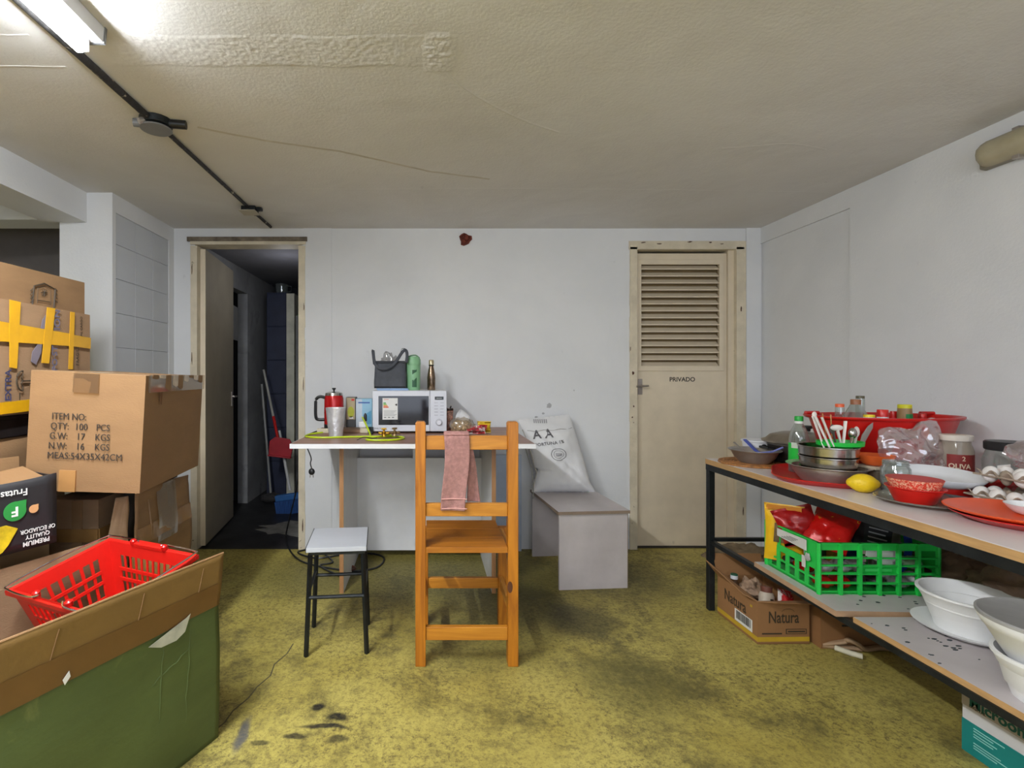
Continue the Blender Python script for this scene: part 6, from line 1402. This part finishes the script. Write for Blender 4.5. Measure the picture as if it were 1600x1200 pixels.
solo('soda_packet', packet(.08, .13, .04, sd=55), M('red_white_pack', (190, 30, 36), .4, 0, .06, 20, .4, 40, dark=(226, 216, 210), darkw=(.52, .55), dsc=16), 'red and white packet leaning on the near side of the printed carton', 'packet', inb(.175, .07, .075), rot=(R(-18), R(14), 0), smooth=70)
solo('tan_packet', blob(.08, .18, .10, 57, .4, 2.2), M('kraft_wrap', (150, 116, 88), .8, 0, .1, 20, .5, 40), 'brown paper lump lying low inside the printed carton', 'packet', inb(.06, .13, .006), smooth=70)
solo('pale_packet', blob(.09, .10, .12, 58, .4, 2.2), M('pale_pink_wrap', (196, 166, 150), .6, 0, .2, 20, .5, 40), 'pale pink wrapped lump low at the printed carton right side', 'packet', inb(.17, .17, .006), smooth=70)
# brown carton behind, brown heap, slipper and chalk
c3 = carton('brown_carton', 'plain brown carton on the floor right of the printed carton', (2.02, 2.20, 0), 0, .29, .30, .17, M('plain_brown_card', (140, 98, 58), .8, 0, .06, 4), sd=31, cat='box')  # even brown card colour
part('dark_mark', G().bb(-.20, -.17, -.007, -.003, .10, .107), INK, c3)
solo('rag_heap', blob(.42, .26, .16, 61, .5, 2.8, 40, 24), M('brown_rag', (128, 110, 84), .95, 0, .2, 12, .8, 60), 'brown rag heap on the floor beneath the far end of the right table', 'rag', (1.93, 3.05, 0), smooth=80)
sd = thing('sandal_strap', 'tan curled strap piece on the floor under the right table', 'strap', (0, 0, 0))
def fp(x, y, h=.0): Y = (CH-h)*F/(y-PY); return ((x-PX)/F*Y, Y, h)
part('curl', G().grid(lambda u, v: (lambda c: (c[0]+.0, c[1], .004+.05*v))(tuple(smp[int(u*(len(smp)-1)+1e-6)])), 40, 2) if False else G().tube(smoothpts([fp(1345, 1014, .01), (1.74, 2.26-.05, .012), fp(1318, 1003, .035), fp(1326, 1000, .05), fp(1340, 1006, .04), fp(1350, 1014, .014), fp(1375, 1012, .012), fp(1400, 1016, .01)], 5), .014, 8, flat=.7), M('tan_leather', (170, 140, 108), .7), sd, smooth=1)
solo('chalk', G().tube([fp(1305, 1012, .012), fp(1330, 1021, .012), fp(1348, 1026, .012)], .0115, 10), M('white_stick', (206, 200, 176), .7), 'off-white round stick lying on the floor under the right table', 'stick', smooth=1)
# appliance carton at lower right
AX, AY = 1.722, 1.610
ac = thing('appliance_carton', 'white and teal microwave carton on the floor at the lower right corner', 'box', (AX, AY, 0), R(-90))
AL, AH = .50, .262
part('body', G().bb(0, AL, 0, .40, 0, AH), M('white_carton', (206, 204, 206), .6, 0, .02), ac, bevel=.002)
TEAL = M('teal_print', (16, 128, 124), .5, 0, .05)
part('teal_panel', G().wprism([(.0, .0), (AL, .0), (AL, .103), (.0, .103)], -.0012, 0), TEAL, ac)
part('grey_panel', G().wprism([(0, .147), (AL, .147), (AL, AH), (0, AH)], -.0012, 0), M('warm_grey_print', (176, 164, 152), .6), ac)
text('Microondas', .044, M('dark_teal_ink', (14, 92, 84), .5), ac, (.022, -.0016, .168), FRONT, align='LEFT', bold=.03)
text('DIGITAL', .013, bpy.data.materials['brown_ink'], ac, (.022, -.0016, .1535-.0), FRONT, align='LEFT')
for k, (z, x1) in enumerate([(.088, .12), (.080, .09), (.070, .10), (.062, .09), (.042, .11), (.034, .13), (.026, .10)]):
    part('print_line', G().bb(.035, x1, -.0018, -.0012, z, z+.003), M('pale_teal_ink', (150, 206, 200), .5) if 'pale_teal_ink' not in bpy.data.materials else bpy.data.materials['pale_teal_ink'], ac)
part('symbol_frame', G().bb(.19, .225, -.0018, -.0012, .045, .085), bpy.data.materials['pale_teal_ink'], ac); part('symbol_inset', G().bb(.193, .222, -.0022, -.0017, .048, .082), TEAL, ac)
part('symbol_triangle', G().wprism([(.199, .055), (.216, .055), (.2075, .073)], -.0026, -.002), WHITEP, ac)
part('symbol_frame', G().lathe([(0, 0), (.014, 0), (.014, .0006), (0, .0006)], 20, M=Matrix.Translation((.250, -.0012, .062)) @ Matrix.Rotation(R(90), 4, 'X')), bpy.data.materials['pale_teal_ink'], ac)
